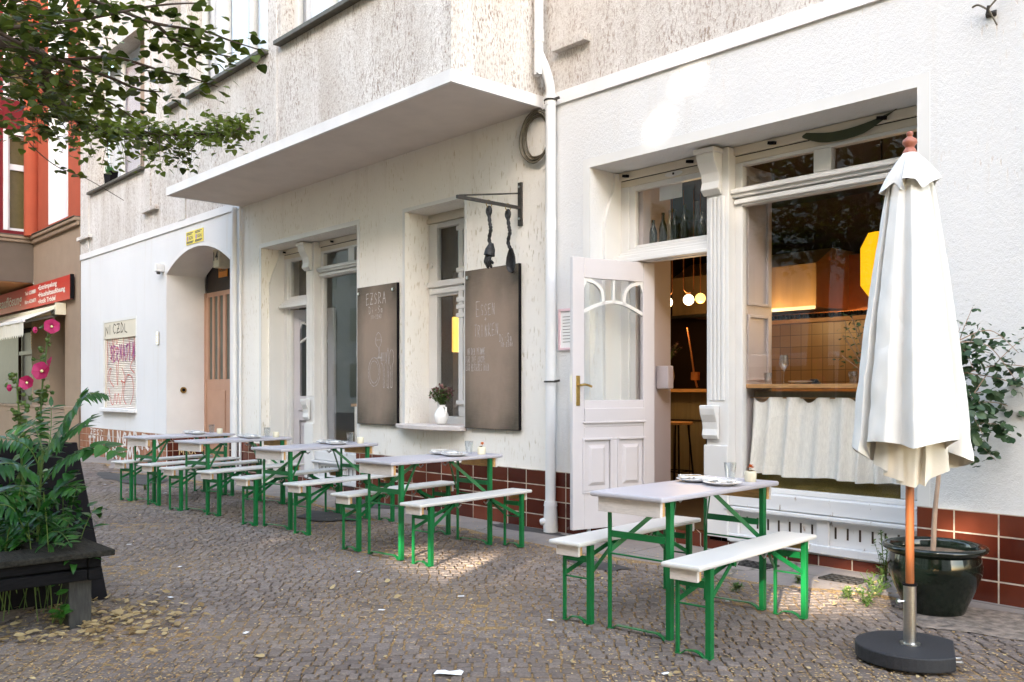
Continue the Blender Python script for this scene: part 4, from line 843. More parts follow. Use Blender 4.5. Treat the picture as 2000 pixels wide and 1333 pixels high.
# ================================================================== TABLES AND BENCHES
def folding(name, H, w, L, inset, fw, mat, apr_h, thick, label, cat, group):
    t = thing(name, label, cat, (0, 0, 0), group)
    b = MB(); b.box(-w / 2, -L / 2, H - thick, w / 2, L / 2, H); b.build('top', mat, t, bevel=.010)
    for s in (-1, 1):
        m = MB(); y = s * (L / 2 - .045); zb = H - thick - apr_h
        m.box(-w / 2 + .035, y - .011, zb, w / 2 - .035, y + .011, H - thick - .001); m.build('batten', 'apron', t, bevel=.003)
        m = MB(); y2 = y - s * .0135; m.box(-w / 2 + .04, min(y2, y2 - s * .022), zb + .004, w / 2 - .04, max(y2, y2 - s * .022), H - thick - .002); m.build('inner_batten', 'rawwood', t)
    for s in (-1, 1):
        y = s * (L / 2 - inset); zt = H - thick - .004; zc = H * .60 if cat == 'table' else H * .63
        m = MB()
        x = fw / 2       # heavy angle-iron leg on +x, slim leg on -x
        m.box(x - .031, y - .004, .0, x, y + .002, zt); m.box(x - .006, y + .002, .0, x, y + .032, zt)
        m.build('leg', 'green_paint', t, bevel=.0015)
        m = MB(); m.box(-x, y - .010, 0, -x + .018, y + .010, zt); m.build('leg', 'green_paint', t, bevel=.003)
        m = MB(); m.box(-x + .018, y - .004, zc + .05, x - .036, y + .002, zc + .088); m.build('crossbar', 'green_paint', t); m = MB(); m.tube([(-x + .01, y, zc - .045), (x - .02, y, zc - .045)], .0055, 8); m.build('tie_rod', 'green_paint', t)
        # bent foot strip: low in the middle span, arched up between two pads
        prof = [(-x, .006), (-x + .03, .004), (-x + .06, .028), (x - .09, .034), (x - .055, .022), (x - .035, .004), (x, .006)]
        m = MB()
        for p, q in zip(prof, prof[1:]): m.beam((p[0], y, p[1]), (q[0] + .0005, y, q[1]), .028, .005)
        m.build('foot_strip', 'green_paint', t)
        yc = y - s * min(.34, L * .24); m = MB()
        for xx, e in ((-x + .009, .008), (x - .02, .010)): m.beam((xx, y - s * .006, zc - .03), (.02 if xx < 0 else .04, yc, zt - .02), .006, .026)
        m.box(-.0, yc - .015, zt - .035, .06, yc + .015, zt); m.build('folding_strut', 'green_paint', t)
        m = MB(); m.tube([(.03, yc - s * .02, zt - .02), (.03, yc - s * .06, zt - .05), (.03, yc - s * .085, zt - .03)], .006, 6); m.build('latch', 'steel', t)
    return t
TBL = folding('beer_table', .80, .50, 1.26, .13, .43, 'tabletop', .085, .030, 'x', 'table', 'folding beer tables with green legs')
BEN = folding('beer_bench', .495, .232, 1.37, .13, .205, 'benchtop', .062, .027, 'x', 'bench', 'folding beer benches with green legs')
spots = {'T1': (-3.281, 4.436, .05), 'T2': (-6.199, 4.718, .06), 'T3': (-8.261, 4.81, .15), 'T4': (-9.957, 4.719, .15), 'T5': (-11.28, 4.62, .17)}
tl = {'T1': 'lilac grey beer table nearest the white parasol, in front of the open door', 'T2': 'lilac grey beer table in front of the drainpipe and right-hand chalkboard', 'T3': 'lilac grey beer table in front of the left-hand chalkboard, third from the parasol',
      'T4': 'lilac grey beer table by the left shop door, second from the far end', 'T5': 'lilac grey beer table at the far end, by the archway'}
bsp = {'b1a': (-3.739, 4.439, .10, 'off white bench on the wall-door side of the table nearest the parasol'), 'b1b': (-2.853, 4.378, .09, 'off white bench nearest the camera, between the front table and the parasol'),
       'b2a': (-6.703, 4.731, .15, 'off white bench on the left of the table by the drainpipe'), 'b2b': (-5.762, 4.79, .13, 'off white bench on the right of the table by the drainpipe'),
       'b3a': (-8.651, 4.741, .2, 'off white bench on the left of the third table from the parasol'), 'b3b': (-7.757, 4.84, .18, 'off white bench on the right of the third table from the parasol'),
       'b4a': (-10.27, 4.62, .25, 'off white bench on the left of the second table from the far end'), 'b4b': (-9.573, 4.753, .25, 'off white bench on the right of the second table from the far end'),
       'b5a': (-11.60, 4.53, .28, 'off white bench at the far left end of the whole row'), 'b5b': (-10.93, 4.609, .29, 'off white bench on the right of the farthest table')}
for i, (k, (x, y, a)) in enumerate(spots.items()): place(TBL if i == 0 else tree_copy(TBL), (x, y, 0), a, tl[k])
for i, (k, (x, y, a, lb)) in enumerate(bsp.items()): place(BEN if i == 0 else tree_copy(BEN), (x, y, 0), a, lb)
def on_table(k, lx, ly, z=.80):
    x, y, a = spots[k]; return Vector((x + lx * math.cos(a) - ly * math.sin(a), y + lx * math.sin(a) + ly * math.cos(a), z))
where = {'T1': 'the table nearest the parasol', 'T2': 'the table by the drainpipe', 'T3': 'the third table from the parasol', 'T4': 'the second table from the far end', 'T5': 'the farthest table'}
# crockery prototypes
pl = MB(); pl.lathe([(.001, .004), (.055, .004), (.062, .001), (.070, .004), (.098, .014), (.118, .020), (.120, .023), (.115, .0245), (.090, .018), (.066, .010), (.001, .009)], (0, 0, 0), 40, False)
PLATE = tag(pl.build('plate', 'ceramic', smooth=50), 'x', 'plate', 'white plates on the beer tables')
def napkin_mesh(seed):
    rnd = random.Random(seed); m = MB(); nx, ny = 12, 8; base = [(rnd.uniform(-.004, .004)) for _ in range(400)]
    for layer in range(3):
        ox, oy, an = rnd.uniform(-.015, .015), rnd.uniform(-.012, .012), rnd.uniform(-.3, .3); vs = []
        for i in range(nx + 1):
            for j in range(ny + 1):
                u, v = (i / nx - .5) * .175, (j / ny - .5) * .085; x = u * math.cos(an) - v * math.sin(an) + ox; y = u * math.sin(an) + v * math.cos(an) + oy
                r = math.hypot(x, y); z = .0135 + layer * .006 + max(0, (r - .07) * .30) + .004 * math.sin(u * 70 + layer) + base[(i * 9 + j + layer * 97) % 400]
                vs.append((x, y, z))
        m.mesh(vs, [(i * (ny + 1) + j, (i + 1) * (ny + 1) + j, (i + 1) * (ny + 1) + j + 1, i * (ny + 1) + j + 1) for i in range(nx) for j in range(ny)])
    return m
NAP = tag(napkin_mesh(3).build('napkin', 'napkin', smooth=50), 'x', 'napkin', 'folded napkins on the plates')
fk = thing('fork', 'x', 'fork', (0, 0, 0), 'forks on the napkins')
m = MB(); m.tube([(0, -.09, 0), (0, -.05, .003), (0, .02, .006), (0, .05, .004)], [.005, .004, .0026, .005], 8); m.box(-.012, .05, .001, .012, .066, .004); m.build('handle', 'steel', fk, smooth=60)
m = MB()
for i in range(4): x = -.0105 + i * .007; m.tube([(x, .064, .002), (x, .09, .0), (x, .108, .004)], [.0022, .002, .0012], 6)
m.build('tines', 'steel', fk, smooth=60)
gl = MB(); k = 20; prof = [(.026, .0), (.027, .012), (.030, .04), (.036, .085), (.0385, .115)]
vs = []; fs = []
for r_, z in prof + [(r_ - .003, z) for r_, z in reversed(prof)][:-1] + [(.022, .012)]:
    for j in range(k): a = 2 * math.pi * j / k; f = 1 + (.055 if j % 2 else -.03) * (1 if .005 < z < .09 else .15); vs.append((r_ * f * math.cos(a), r_ * f * math.sin(a), z))
nr = len(vs) // k
for i in range(nr - 1):
    for j in range(k): fs.append((i * k + j, i * k + (j + 1) % k, (i + 1) * k + (j + 1) % k, (i + 1) * k + j))
fs.append(tuple(range(k))); fs.append(tuple((nr - 1) * k + j for j in range(k))); gl.mesh(vs, fs)
GLASS = tag(gl.build('tumbler', 'tumbler', smooth=20), 'x', 'glass', 'faceted tumblers')
cp = thing('flower_cup', 'x', 'cup', (0, 0, 0), 'small cream cups on the tables')
m = MB(); m.lathe([(.001, .0), (.033, 0), (.036, .006), (.0375, .05), (.034, .064), (.032, .066), (.030, .064), (.033, .05), (.033, .012), (.001, .010)], (0, 0, 0), 28, False); m.build('body', 'cup', cp, smooth=50)
fb = thing('dried_flower', 'x', 'flower', (0, 0, 0), 'dried flowers in the cups')
m = MB(); rnd = random.Random(5)
for i in range(26): a = rnd.uniform(0, 6.28); e = rnd.uniform(.1, 1.4); m.leaf((-.008, 0, .088), (math.cos(a) * math.cos(e), math.sin(a) * math.cos(e), math.sin(e)), (0, 0, 1), .024, .016, .3, None, 2)
m.build('petals', 'flower_o', fb)
m = MB(); m.tube([(0, 0, .012), (-.004, 0, .05), (-.008, 0, .09)], .0022, 5)
for i in range(12): a = rnd.uniform(0, 6.28); m.leaf((.008, 0, .062), (math.cos(a), math.sin(a), rnd.uniform(.2, 1.2)), (0, 0, 1), .028, .012, .3)
m.build('stem', 'dry', fb)
first = {}
def put(proto, key, loc, rz, label):
    o = proto if key not in first else tree_copy(proto); first[key] = 1; place(o, loc, rz, label); return o
for k in spots:
    a = spots[k][2]
    for side_, lx, ly in (('left', -.10, .22), ('right', .13, .16)):
        p = on_table(k, lx, ly); put(PLATE, 'p', p, 0, '%s white plate on %s' % (side_, where[k])); put(NAP, 'n', p, a + (.5 if side_ == 'left' else -.25) + U(-.2, .2), 'crumpled cream napkin on the %s plate of %s' % (side_, where[k]))
        put(FK := fk, 'f', p + Vector((-.02, 0, .036)), a - .9 + U(-.2, .2), 'steel fork on the %s plate of %s' % (side_, where[k]))
    put(GLASS, 'g', on_table(k, .02, .43), 0, 'clear ribbed tumbler upside on %s' % where[k] if False else 'clear ribbed tumbler on %s' % where[k])
    p = on_table(k, .14, .47); put(cp, 'c', p, 0, 'little cream cup on %s' % where[k])
    if k in ('T1', 'T2'): put(fb, 'd', p, U(0, 6), 'dried %s flower in the cup on %s' % ('orange', where[k]))

# ================================================================== CHALKBOARDS, IRON SIGN, HOSE, VASE
def chalkboard_thing(x0, x1, z0, z1, label):
    t = thing('chalkboard', label, 'chalkboard', (x0, 6.17, z0), 'chalkboards on the facade')
    m = MB(); m.box(x0, 6.160, z0, x1, 6.185, z1); m.build('slate', 'board', t); m = MB(); m.box(x0 + .001, 6.185, z0 + .001, x1 - .001, 6.192, z1 - .001); m.box(x1, 6.158, z0, x1 + .008, 6.19, z1); m.box(x0, 6.158, z0 - .006, x1, 6.19, z0); m.build('edge', 'black', t)
    for x in (x0 + .05, x1 - .07): m = MB(); m.tube([(x, 6.140, z1 - .075), (x, 6.16, z1 - .075)], .018, 12); m.build('screw', 'steel', t, smooth=40)
    return t
t1 = chalkboard_thing(-9.603, -8.752, .955, 2.633, 'brown chalkboard with the name EZSRA and a drawn plate and cutlery')
x0, z0, o, ax, az, w = -9.603, .955, 6.1595, (1, 0, 0), (0, 0, 1), .011
m = MB(); hand(m, 'EZSRA', (x0 + .21, o, z0 + 1.455), ax, az, .135, .44, .010, .03); hand(m, 'Di-Sa', (x0 + .27, o, z0 + 1.345), ax, az, .085, .32, .007, .05); hand(m, '18-2200', (x0 + .31, o, z0 + 1.275), ax, az, .05, .24, .005, .05)
P0 = (x0, o, z0 + .06); ell = lambda cx, cz, rx, rz, n=28: [(cx + rx * math.cos(2 * math.pi * i / n), cz + rz * math.sin(2 * math.pi * i / n)) for i in range(n)]
ribbon(m, ell(.38, .57, .125, .175), P0, ax, az, .007, closed=True); ribbon(m, ell(.38, .57, .095, .135), P0, ax, az, .006, closed=True)
ribbon(m, smooth2([(.42, 1.00), (.415, .92), (.45, .875), (.475, .86), (.475, .75)], 4), P0, ax, az, .007); ribbon(m, smooth2([(.42, 1.00), (.47, 1.045), (.525, 1.0), (.53, .92), (.50, .875), (.495, .86), (.495, .75)], 4), P0, ax, az, .007); ribbon(m, [(.43, .955), (.52, .955)], P0, ax, az, .006); ribbon(m, [(.435, .745), (.54, .745), (.535, .735), (.44, .735)], P0, ax, az, .007)
for q in range(4): ribbon(m, [(.535 + q * .026, .80), (.54 + q * .025, .70)], P0, ax, az, .006)
ribbon(m, smooth2([(.53, .80), (.53, .68), (.57, .64), (.575, .40), (.59, .385), (.60, .40), (.60, .64), (.635, .70), (.635, .80)], 3), P0, ax, az, .006)
ribbon(m, smooth2([(.66, .82), (.645, .70), (.66, .60), (.655, .40), (.67, .385), (.685, .40), (.68, .82), (.66, .82)], 3), P0, ax, az, .006)
ribbon(m, smooth2([(.725, .62), (.70, .71), (.72, .81), (.75, .83), (.78, .80), (.79, .70), (.76, .62), (.76, .40), (.745, .385), (.73, .40), (.725, .62)], 3), P0, ax, az, .006)
m.build('chalk_drawing', 'chalk', t1)
t2 = chalkboard_thing(-7.49, -6.645, .965, 2.642, 'brown chalkboard reading ESSEN + TRINKEN under the hanging iron cutlery')
x0, z0 = -7.49, .965; m = MB()
hand(m, 'E', (x0 + .19, o, z0 + 1.17), ax, az, .165, .09, .007, .05); hand(m, 'SSEN', (x0 + .265, o, z0 + 1.185), ax, az, .12, .24, .006, .05); hand(m, '+', (x0 + .32, o, z0 + 1.115), ax, az, .06, .06, .006, .05); hand(m, 'TRINKEN', (x0 + .16, o, z0 + .965), ax, az, .125, .40, .006, .05)
hand(m, 'Di-Sa', (x0 + .56, o, z0 + .905), ax, az, .08, .20, .006, .05); hand(m, '18-2200', (x0 + .58, o, z0 + .845), ax, az, .05, .19, .0045, .05)
hand(m, 'IN DER PFANNE', (x0 + .04, o, z0 + .775), ax, az, .07, .30, .0045, .05); hand(m, 'FÜR DIE KÜCHE', (x0 + .02, o, z0 + .69), ax, az, .07, .32, .0045, .05); hand(m, 'EIN BESSERES BILD', (x0 + .02, o, z0 + .605), ax, az, .075, .38, .0045, .05)
m.build('chalk_drawing', 'chalk', t2)
br = thing('sign_bracket', 'dark iron wall bracket above the right-hand chalkboard, holding hanging cutlery', 'bracket', (-6.65, 6.19, 3.2))
m = MB(); m.box(-6.675, 6.175, 3.02, -6.625, 6.199, 3.455); m.build('wall_plate', 'rust_iron', br); m = MB(); m.beam((-6.65, 6.175, 3.20), (-6.65, 5.37, 3.20), .03, .03); m.build('arm', 'rust_iron', br); m = MB(); m.tube([(-6.65, 6.175, 3.345), (-6.65, 5.40, 3.215)], .008, 8); m.build('tie_rod', 'rust_iron', br)
m = MB()
for z in (3.09, 3.41): m.tube([(-6.65, 6.165, z), (-6.65, 6.176, z)], .012, 8)
m.build('screw', 'steel', br)
def ring(c, r=.032): return [(c[0], c[1] + r * math.cos(a * math.pi / 8), c[2] + r * math.sin(a * math.pi / 8)) for a in range(16)]
def iron_tool(name, label, cat, y, spoon):
    t = thing(name, label, cat, (-6.65, y, 3.2)); x = -6.65
    m = MB(); m.tube(ring((x, y, 3.185), .036), .005, 6, True); m.build('ring', 'brass', t)
    zt = 3.15
    m = MB(); st = smooth2([(x, y, zt - .07), (x + .02, y - .004, zt - .16), (x + .028, y + .0, zt - .22), (x - .008, y + .01, zt - .31), (x + .02, y + .015, zt - .38)], 6)
    m.tube(st, [.018 + .003 * math.sin(i * 2.1) for i in range(len(st))], 7)
    m.tube([(x + .022 * math.cos(a * math.pi / 7) , y, zt - .035 + .036 * math.sin(a * math.pi / 7)) for a in range(14)], .018, 7, True); m.build('shaft', 'iron', t, smooth=50)
    b = MB(); ez = zt - .37
    if spoon:
        prof = [(0, .016), (.03, .036), (.09, .060), (.15, .068), (.20, .056), (.235, .028), (.245, .003)]
        vs = []; k = 10
        for d, w_ in prof:
            for side_ in (0, 1):
                for j in range(k + 1):
                    s_ = -1 + 2 * j / k; vs.append((x + .02 + s_ * w_, y + .015 + (.030 * (1 - s_ * s_) * min(1, d * 12) + (.010 if side_ else 0)), ez - d))
        n_ = 2 * (k + 1); fs = []
        for i in range(len(prof) - 1):
            for sd in (0, 1):
                for j in range(k): q = i * n_ + sd * (k + 1) + j; fs.append((q, q + 1, q + 1 + n_, q + n_))
            for j in (0, k): q = i * n_ + j; fs.append((q, q + k + 1, q + k + 1 + n_, q + n_))
        b.mesh(vs, fs); b.build('bowl', 'iron', t, smooth=60)
    else:
        b.tube([(x + .02, y + .015, ez + .02), (x + .01, y + .01, ez - .04), (x + .005, y, ez - .10)], [.022, .050, .056], 9)
        for i, dx in enumerate((-.034, -.012, .012, .034)): b.tube(smooth2([(x + .005 + dx * .8, y, ez - .08), (x + dx, y - .02, ez - .15), (x + dx + .008, y - .012, ez - .20 + .02 * abs(i - 1)), (x + dx + .018, y + .012, ez - .225 + .04 * (i % 2))], 3), [.015] * 9 + [.005], 6)
        b.build('tines', 'iron', t, smooth=50)
iron_tool('iron_fork', 'black wrought iron fork hanging from the wall bracket', 'fork sculpture', 5.77, False); iron_tool('iron_spoon', 'black wrought iron spoon hanging from the wall bracket', 'spoon sculpture', 6.02, True)
m = MB(); cx, cz = -6.40, 3.86
for q in range(9):
    r1, r2 = .165 + .018 * (q % 5), .20 + .016 * (q % 4); ph = U(0, 6)
    m.tube([(cx + (r1) * math.cos(2 * math.pi * a / 36) + U(-.002, .002), 6.185 - .012 * (q % 4) - .006 * math.sin(3 * 2 * math.pi * a / 36 + ph), cz + r2 * math.sin(2 * math.pi * a / 36) + .012 * math.sin(ph)) for a in range(36)], .0075, 6, True)
tag(m.build('cable_coil', 'hose', org=(cx, 6.18, cz), smooth=60), 'coil of pale cable hung on the wall under the bay corner', 'cable')
c = on_y(1937, 28, 6.2)
t = thing('wall_hook', 'small wall hook with a stray wire end at the top right of the facade', 'hook', c); m = MB(); m.tube([(c.x, 6.19, c.z), (c.x, 6.13, c.z - .01), (c.x + .01, 6.12, c.z + .03)], .010, 8); m.tube([(c.x - .03, 6.195, c.z), (c.x + .03, 6.195, c.z)], .02, 8); m.build('hook', 'rust_iron', t)
m = MB(); m.tube(smooth2([(c.x, 6.13, c.z + .01), (c.x + .10, 6.14, c.z + .10), (c.x + .25, 6.16, c.z + .16), (c.x + .6, 6.16, c.z + .21)], 5), .006, 6); m.tube(smooth2([(c.x, 6.13, c.z + .01), (c.x - .06, 6.14, c.z + .06), (c.x - .10, 6.15, c.z + .06)], 4), .007, 6); m.tube([(c.x + .01, 6.13, c.z), (c.x + .05, 6.15, c.z - .10)], .005, 6); m.build('wire', 'hose', t, smooth=60)
a_ = on_y(1288, 348, 6.75); b_ = on_y(1332, 385, 6.75); m = MB(); m.box(a_.x, 6.75, b_.z, b_.x, 6.753, a_.z)
tag(m.build('paper_sheet', 'paper', org=(a_.x, 6.75, a_.z)), 'blank white paper sheet hung behind the glass over the door', 'paper')
t = thing('menu_frame', 'small pink framed menu on the wall behind the open door', 'frame', (-6.0, 6.19, 1.95)); m = MB(); x0, x1, z0, z1 = -6.105, -5.80, 1.75, 2.145
m.box(x0, 6.178, z0, x0 + .022, 6.199, z1); m.box(x1 - .022, 6.178, z0, x1, 6.199, z1); m.box(x0 + .022, 6.178, z1 - .022, x1 - .022, 6.199, z1); m.box(x0 + .022, 6.178, z0, x1 - .022, 6.199, z0 + .022); m.build('frame', 'pink', t); m = MB(); m.box(x0 + .02, 6.19, z0 + .02, x1 - .02, 6.197, z1 - .02); m.build('paper', 'paper', t)
m = MB()
for i in range(9): m.box(x0 + .05, 6.1885, z1 - .08 - i * .03, x0 + .05 + U(.1, .2), 6.1898, z1 - .075 - i * .03)
m.build('print', 'grey_metal', t)
# vase with dried bouquet on the stone sill
vz = .982; vp = Vector((-8.03, 6.26, vz))
t = thing('flower_vase', 'white jug vase standing on the middle window sill', 'vase', vp); m = MB(); m.lathe([(.001, 0), (.045, 0), (.062, .02), (.082, .07), (.080, .11), (.058, .155), (.040, .185), (.042, .205), (.050, .218), (.044, .216), (.035, .19), (.001, .18)], vp, 28, False); m.build('body', 'ceramic', t, smooth=60); m = MB(); m.tube([(vp.x + .04, vp.y, vp.z + .20), (vp.x + .085, vp.y, vp.z + .19), (vp.x + .09, vp.y, vp.z + .13), (vp.x + .072, vp.y, vp.z + .10)], .009, 8); m.build('handle', 'ceramic', t, smooth=60)
def bouquet(c, spread, h, n, mats, label, seedv, name='flower_bouquet'):
    rnd = random.Random(seedv); t = thing(name, label, 'flowers', c); s = MB(); l = MB(); f = MB()
    for i in range(n):
        a = rnd.uniform(0, 6.28); rr = spread * math.sqrt(rnd.random()); hh = h * rnd.uniform(.55, 1) * (1 - .25 * rr / spread); tip = Vector(c) + Vector((rr * math.cos(a), rr * math.sin(a) * .7, hh)); s.tube([c, Vector(c).lerp(tip, .5) + Vector((0, 0, .02)), tip], .0018, 4)
        for q in range(7): d = Vector((rnd.uniform(-1, 1), rnd.uniform(-1, 1), rnd.uniform(-.4, 1))); (f if i % 3 else l).leaf(tip, d, (0, 0, 1), rnd.uniform(.024, .042), .020, .3, rnd.random(), 2)
        for q in range(3): d = Vector((rnd.uniform(-1, 1), rnd.uniform(-1, 1), rnd.uniform(-.2, .8))); l.leaf(Vector(c).lerp(tip, rnd.uniform(.35, .9)), d, (0, 0, 1), rnd.uniform(.03, .055), .018, .4, rnd.random())
    s.build('stem', 'weed', t); l.build('foliage', mats[0], t); f.build('blossom', mats[1], t)
bouquet(vp + Vector((0, 0, .20)), .16, .25, 80, ('weed', 'flower_p'), 'dusky purple and green dried bouquet in the sill vase', 11)

# ================================================================== PARASOL, BASE, POT
UB = on_z(1777, 1290); rt = Vector((CA, SA, 0)); fw_ = Vector((-SA, CA, 0))
b = thing('umbrella_base', 'dark granite parasol foot with a steel sleeve', 'parasol base', UB)
ang0 = math.atan2(SA, CA) - .42; pts = []
for i in range(48):
    a = 2 * math.pi * i / 48; x, y = .262 * math.cos(a), .262 * math.sin(a); x = min(x, .205); pts.append((x, y))
e1 = Vector((math.cos(ang0), math.sin(ang0), 0)); e2 = Vector((-math.sin(ang0), math.cos(ang0), 0))
m = MB(); m.prism(pts, UB + Vector((0, 0, .012)), e1, e2, (0, 0, .072)); m.build('slab', 'granite', b, bevel=.008)
m = MB(); hp = lambda s, o_, z: UB + e1 * o_ + e2 * s + Vector((0, 0, z))
m.tube([hp(-.09, .205, .04), hp(-.09, .235, .04), hp(-.02, .235, .04), hp(-.02, .205, .04)], .006, 8); m.build('handle', 'steel', b)
m = MB(); m.tube([UB + Vector((0, 0, .080)), UB + Vector((0, 0, .385))], .031, 24); m.tube([UB + Vector((0, 0, .080)), UB + Vector((0, 0, .09))], .05, 24); sl = m.build('sleeve', 'steel', b, smooth=40); m = MB(); m.tube([UB + Vector((0, 0, .382)), UB + Vector((0, 0, .392))], .037, 24); m.build('collar', 'black', sl, smooth=40)
m = MB(); m.tube([UB + Vector((0, 0, .30)) - rt * .03, UB + Vector((0, 0, .30)) - rt * .055], .006, 8); m.tube([UB + Vector((0, 0, .30)) - rt * .052, UB + Vector((0, 0, .30)) - rt * .066], .014, 10); m.build('clamp_screw', 'steel', sl)
u = thing('parasol', 'closed off white canvas parasol on an orange-brown wooden pole', 'parasol', UB)
m = MB(); m.tube([UB + Vector((0, 0, .15)), UB + Vector((0, 0, 2.62))], .0215, 20); m.build('pole', 'pole_wood', u, smooth=40)
m = MB(); m.lathe([(.034, 2.625), (.036, 2.635), (.028, 2.65), (.021, 2.66), (.026, 2.668), (.037, 2.682), (.034, 2.70), (.018, 2.712), (.012, 2.718), (.018, 2.73), (.014, 2.742), (.001, 2.746)], (UB.x, UB.y, 0), 24); m.build('finial', 'finial', u, smooth=50)
VD = Vector((-UB.x, -UB.y, 0)).normalized(); VR = Vector((-VD.y, VD.x, 0))      # towards the street corner / across
def cloth_loft(mb, hem, z0, r0, rows, per, wr, seedv, bulge=0.0, pleat=.12):
    """canvas hanging from a small ring (z0, r0) down to an irregular hem loop of (across, forward, z, sharp)"""
    rnd = random.Random(seedv); n = len(hem); loop = []
    for i in range(n):
        a, b = hem[i], hem[(i + 1) % n]; pa, pb = hem[i - 1], hem[(i + 2) % n]
        for k in range(per):
            t = k / per; p = [.5 * (2 * a[j] + (b[j] - pa[j]) * t + (2 * pa[j] - 5 * a[j] + 4 * b[j] - pb[j]) * t * t + (3 * a[j] - pa[j] - 3 * b[j] + pb[j]) * t ** 3) for j in range(3)]
            l = [a[j] + (b[j] - a[j]) * t for j in range(3)]; loop.append([(p[j] * .45 + l[j] * .55) for j in range(3)])
    N_ = len(loop); vs = []; ph = [rnd.uniform(0, 6.28) for _ in range(6)]
    for r_ in range(rows + 1):
        t = r_ / rows
        for i, (s, f, z) in enumerate(loop):
            an = math.atan2(f, s); rad = math.hypot(s, f); rr = r0 * (1 + pleat * (rad / .22 - 1)); ts, tf = rr * math.cos(an), rr * math.sin(an); u_ = t ** .92
            x, y = ts + (s - ts) * u_, tf + (f - tf) * u_; zz = z0 + (z - z0) * t; k = 1 + bulge * math.sin(math.pi * t)
            w = wr * (.25 + t) * (math.sin(zz * 19 + an * 4 + ph[0]) * .5 + math.sin(zz * 33 - an * 7 + ph[1]) * .35 + math.sin(an * 17 + zz * 6 + ph[2]) * .4 + math.sin(zz * 51 + an * 11 + ph[3]) * .2)
            x, y = x * k + math.cos(an) * w, y * k + math.sin(an) * w; q = UB + VR * x + VD * y; vs.append((q.x, q.y, zz))
    mb.mesh(vs, [(r_ * N_ + i, r_ * N_ + (i + 1) % N_, (r_ + 1) * N_ + (i + 1) % N_, (r_ + 1) * N_ + i) for r_ in range(rows) for i in range(N_)])
m = MB(); cloth_loft(m, [(-.285, .03, 1.105), (-.245, .115, 1.085), (-.190, .060, 1.045), (-.200, .140, 1.135), (-.115, .195, 1.140), (-.040, .160, 1.128), (.015, .240, 1.112), (.115, .200, 1.138), (.222, .155, 1.158), (.165, .055, 1.10), (.265, .075, 1.06), (.300, -.04, 1.035), (.24, -.14, 1.0), (.13, -.13, .98), (.06, -.21, .97), (-.06, -.15, .98), (-.15, -.19, 1.0), (-.20, -.09, 1.03), (-.27, -.08, 1.07)], 2.48, .094, 60, 14, .0040, 3, .05, .55)
m.build('canopy', 'canvas', u, smooth=55)
m = MB(); cloth_loft(m, [(-.175, .06, 1.02), (-.105, .13, .985), (-.125, .085, .965), (-.03, .12, .935), (-.065, .07, .925), (.02, .085, .905), (.045, .06, .925), (.07, .10, .915), (.10, .07, .955), (.19, .06, .995), (.16, -.05, 1.0), (.05, -.09, .96), (-.05, -.10, .96), (-.15, -.05, 1.0)], 1.35, .15, 24, 10, .003, 5)
m.build('inner_folds', simple('beige_inner_canvas', (.74, .68, .58), .9, .04, 4, bump=.2, bscale=30), u, smooth=50)  # underside cloth is a beige canvas
m = MB(); cloth_loft(m, [(-.150, .05, 2.425), (-.115, .105, 2.435), (-.075, .075, 2.47), (-.045, .10, 2.43), (-.025, .085, 2.425), (-.035, .15, 2.472), (.025, .135, 2.468), (.06, .115, 2.425), (.105, .10, 2.455), (.152, .06, 2.478), (.125, .0, 2.47), (.11, -.06, 2.44), (.04, -.10, 2.43), (-.05, -.12, 2.43), (-.11, -.06, 2.43)], 2.632, .034, 22, 12, .0012, 6, .07, .05)
m.build('top_flounce', 'canvas', u, smooth=50); u.scale = (.97, .97, .98)
PC = Vector((-2.364, 5.705, 0))
pt = thing('flower_pot', 'large dark green glazed pot by the tiled wall', 'pot', PC)
m = MB(); m.lathe([(.001, .003), (.165, .003), (.172, .012), (.19, .06), (.235, .16), (.268, .255), (.272, .30), (.262, .345), (.258, .365), (.275, .378), (.298, .392), (.303, .405), (.296, .418), (.278, .422), (.258, .416), (.25, .40), (.248, .36), (.001, .352)], PC, 64, False); m.build('body', 'pot', pt, smooth=50)
m = MB(); m.lathe([(.001, .372), (.12, .366), (.246, .360)], PC, 24, False); m.build('soil', 'soil', pt, smooth=60)
# shrub in the pot
tr = thing('potted_tree', 'young round-leaved tree growing in the green pot', 'tree', PC + Vector((0, 0, .36)))
top = at_d(1836, 915, 5.55)
m = MB(); base = at_d(1822, 1085, 5.55); trk = smooth2([base, at_d(1826, 1000, 5.55), at_d(1834, 920, 5.56), at_d(1838, 830, 5.58), at_d(1850, 740, 5.6), at_d(1868, 660, 5.6)], 6); m.tube(trk, [.0165 - .010 * i / len(trk) for i in range(len(trk))], 10); m.build('trunk', 'stemwood', tr, smooth=60)
br_ = MB(); lf = MB(); rnd = random.Random(21)
tips = [(1875, 640), (1915, 640), (1960, 660), (1990, 690), (1935, 690), (1900, 720), (1985, 745), (1950, 770), (1915, 790), (1990, 800), (2030, 720), (2040, 780), (1955, 830), (1920, 850), (1975, 850), (1900, 890), (1945, 900), (1890, 700), (1870, 760), (1880, 830), (1850, 680), (1820, 700), (1800, 760), (1840, 620), (1780, 680), (1900, 600), (2010, 650)]
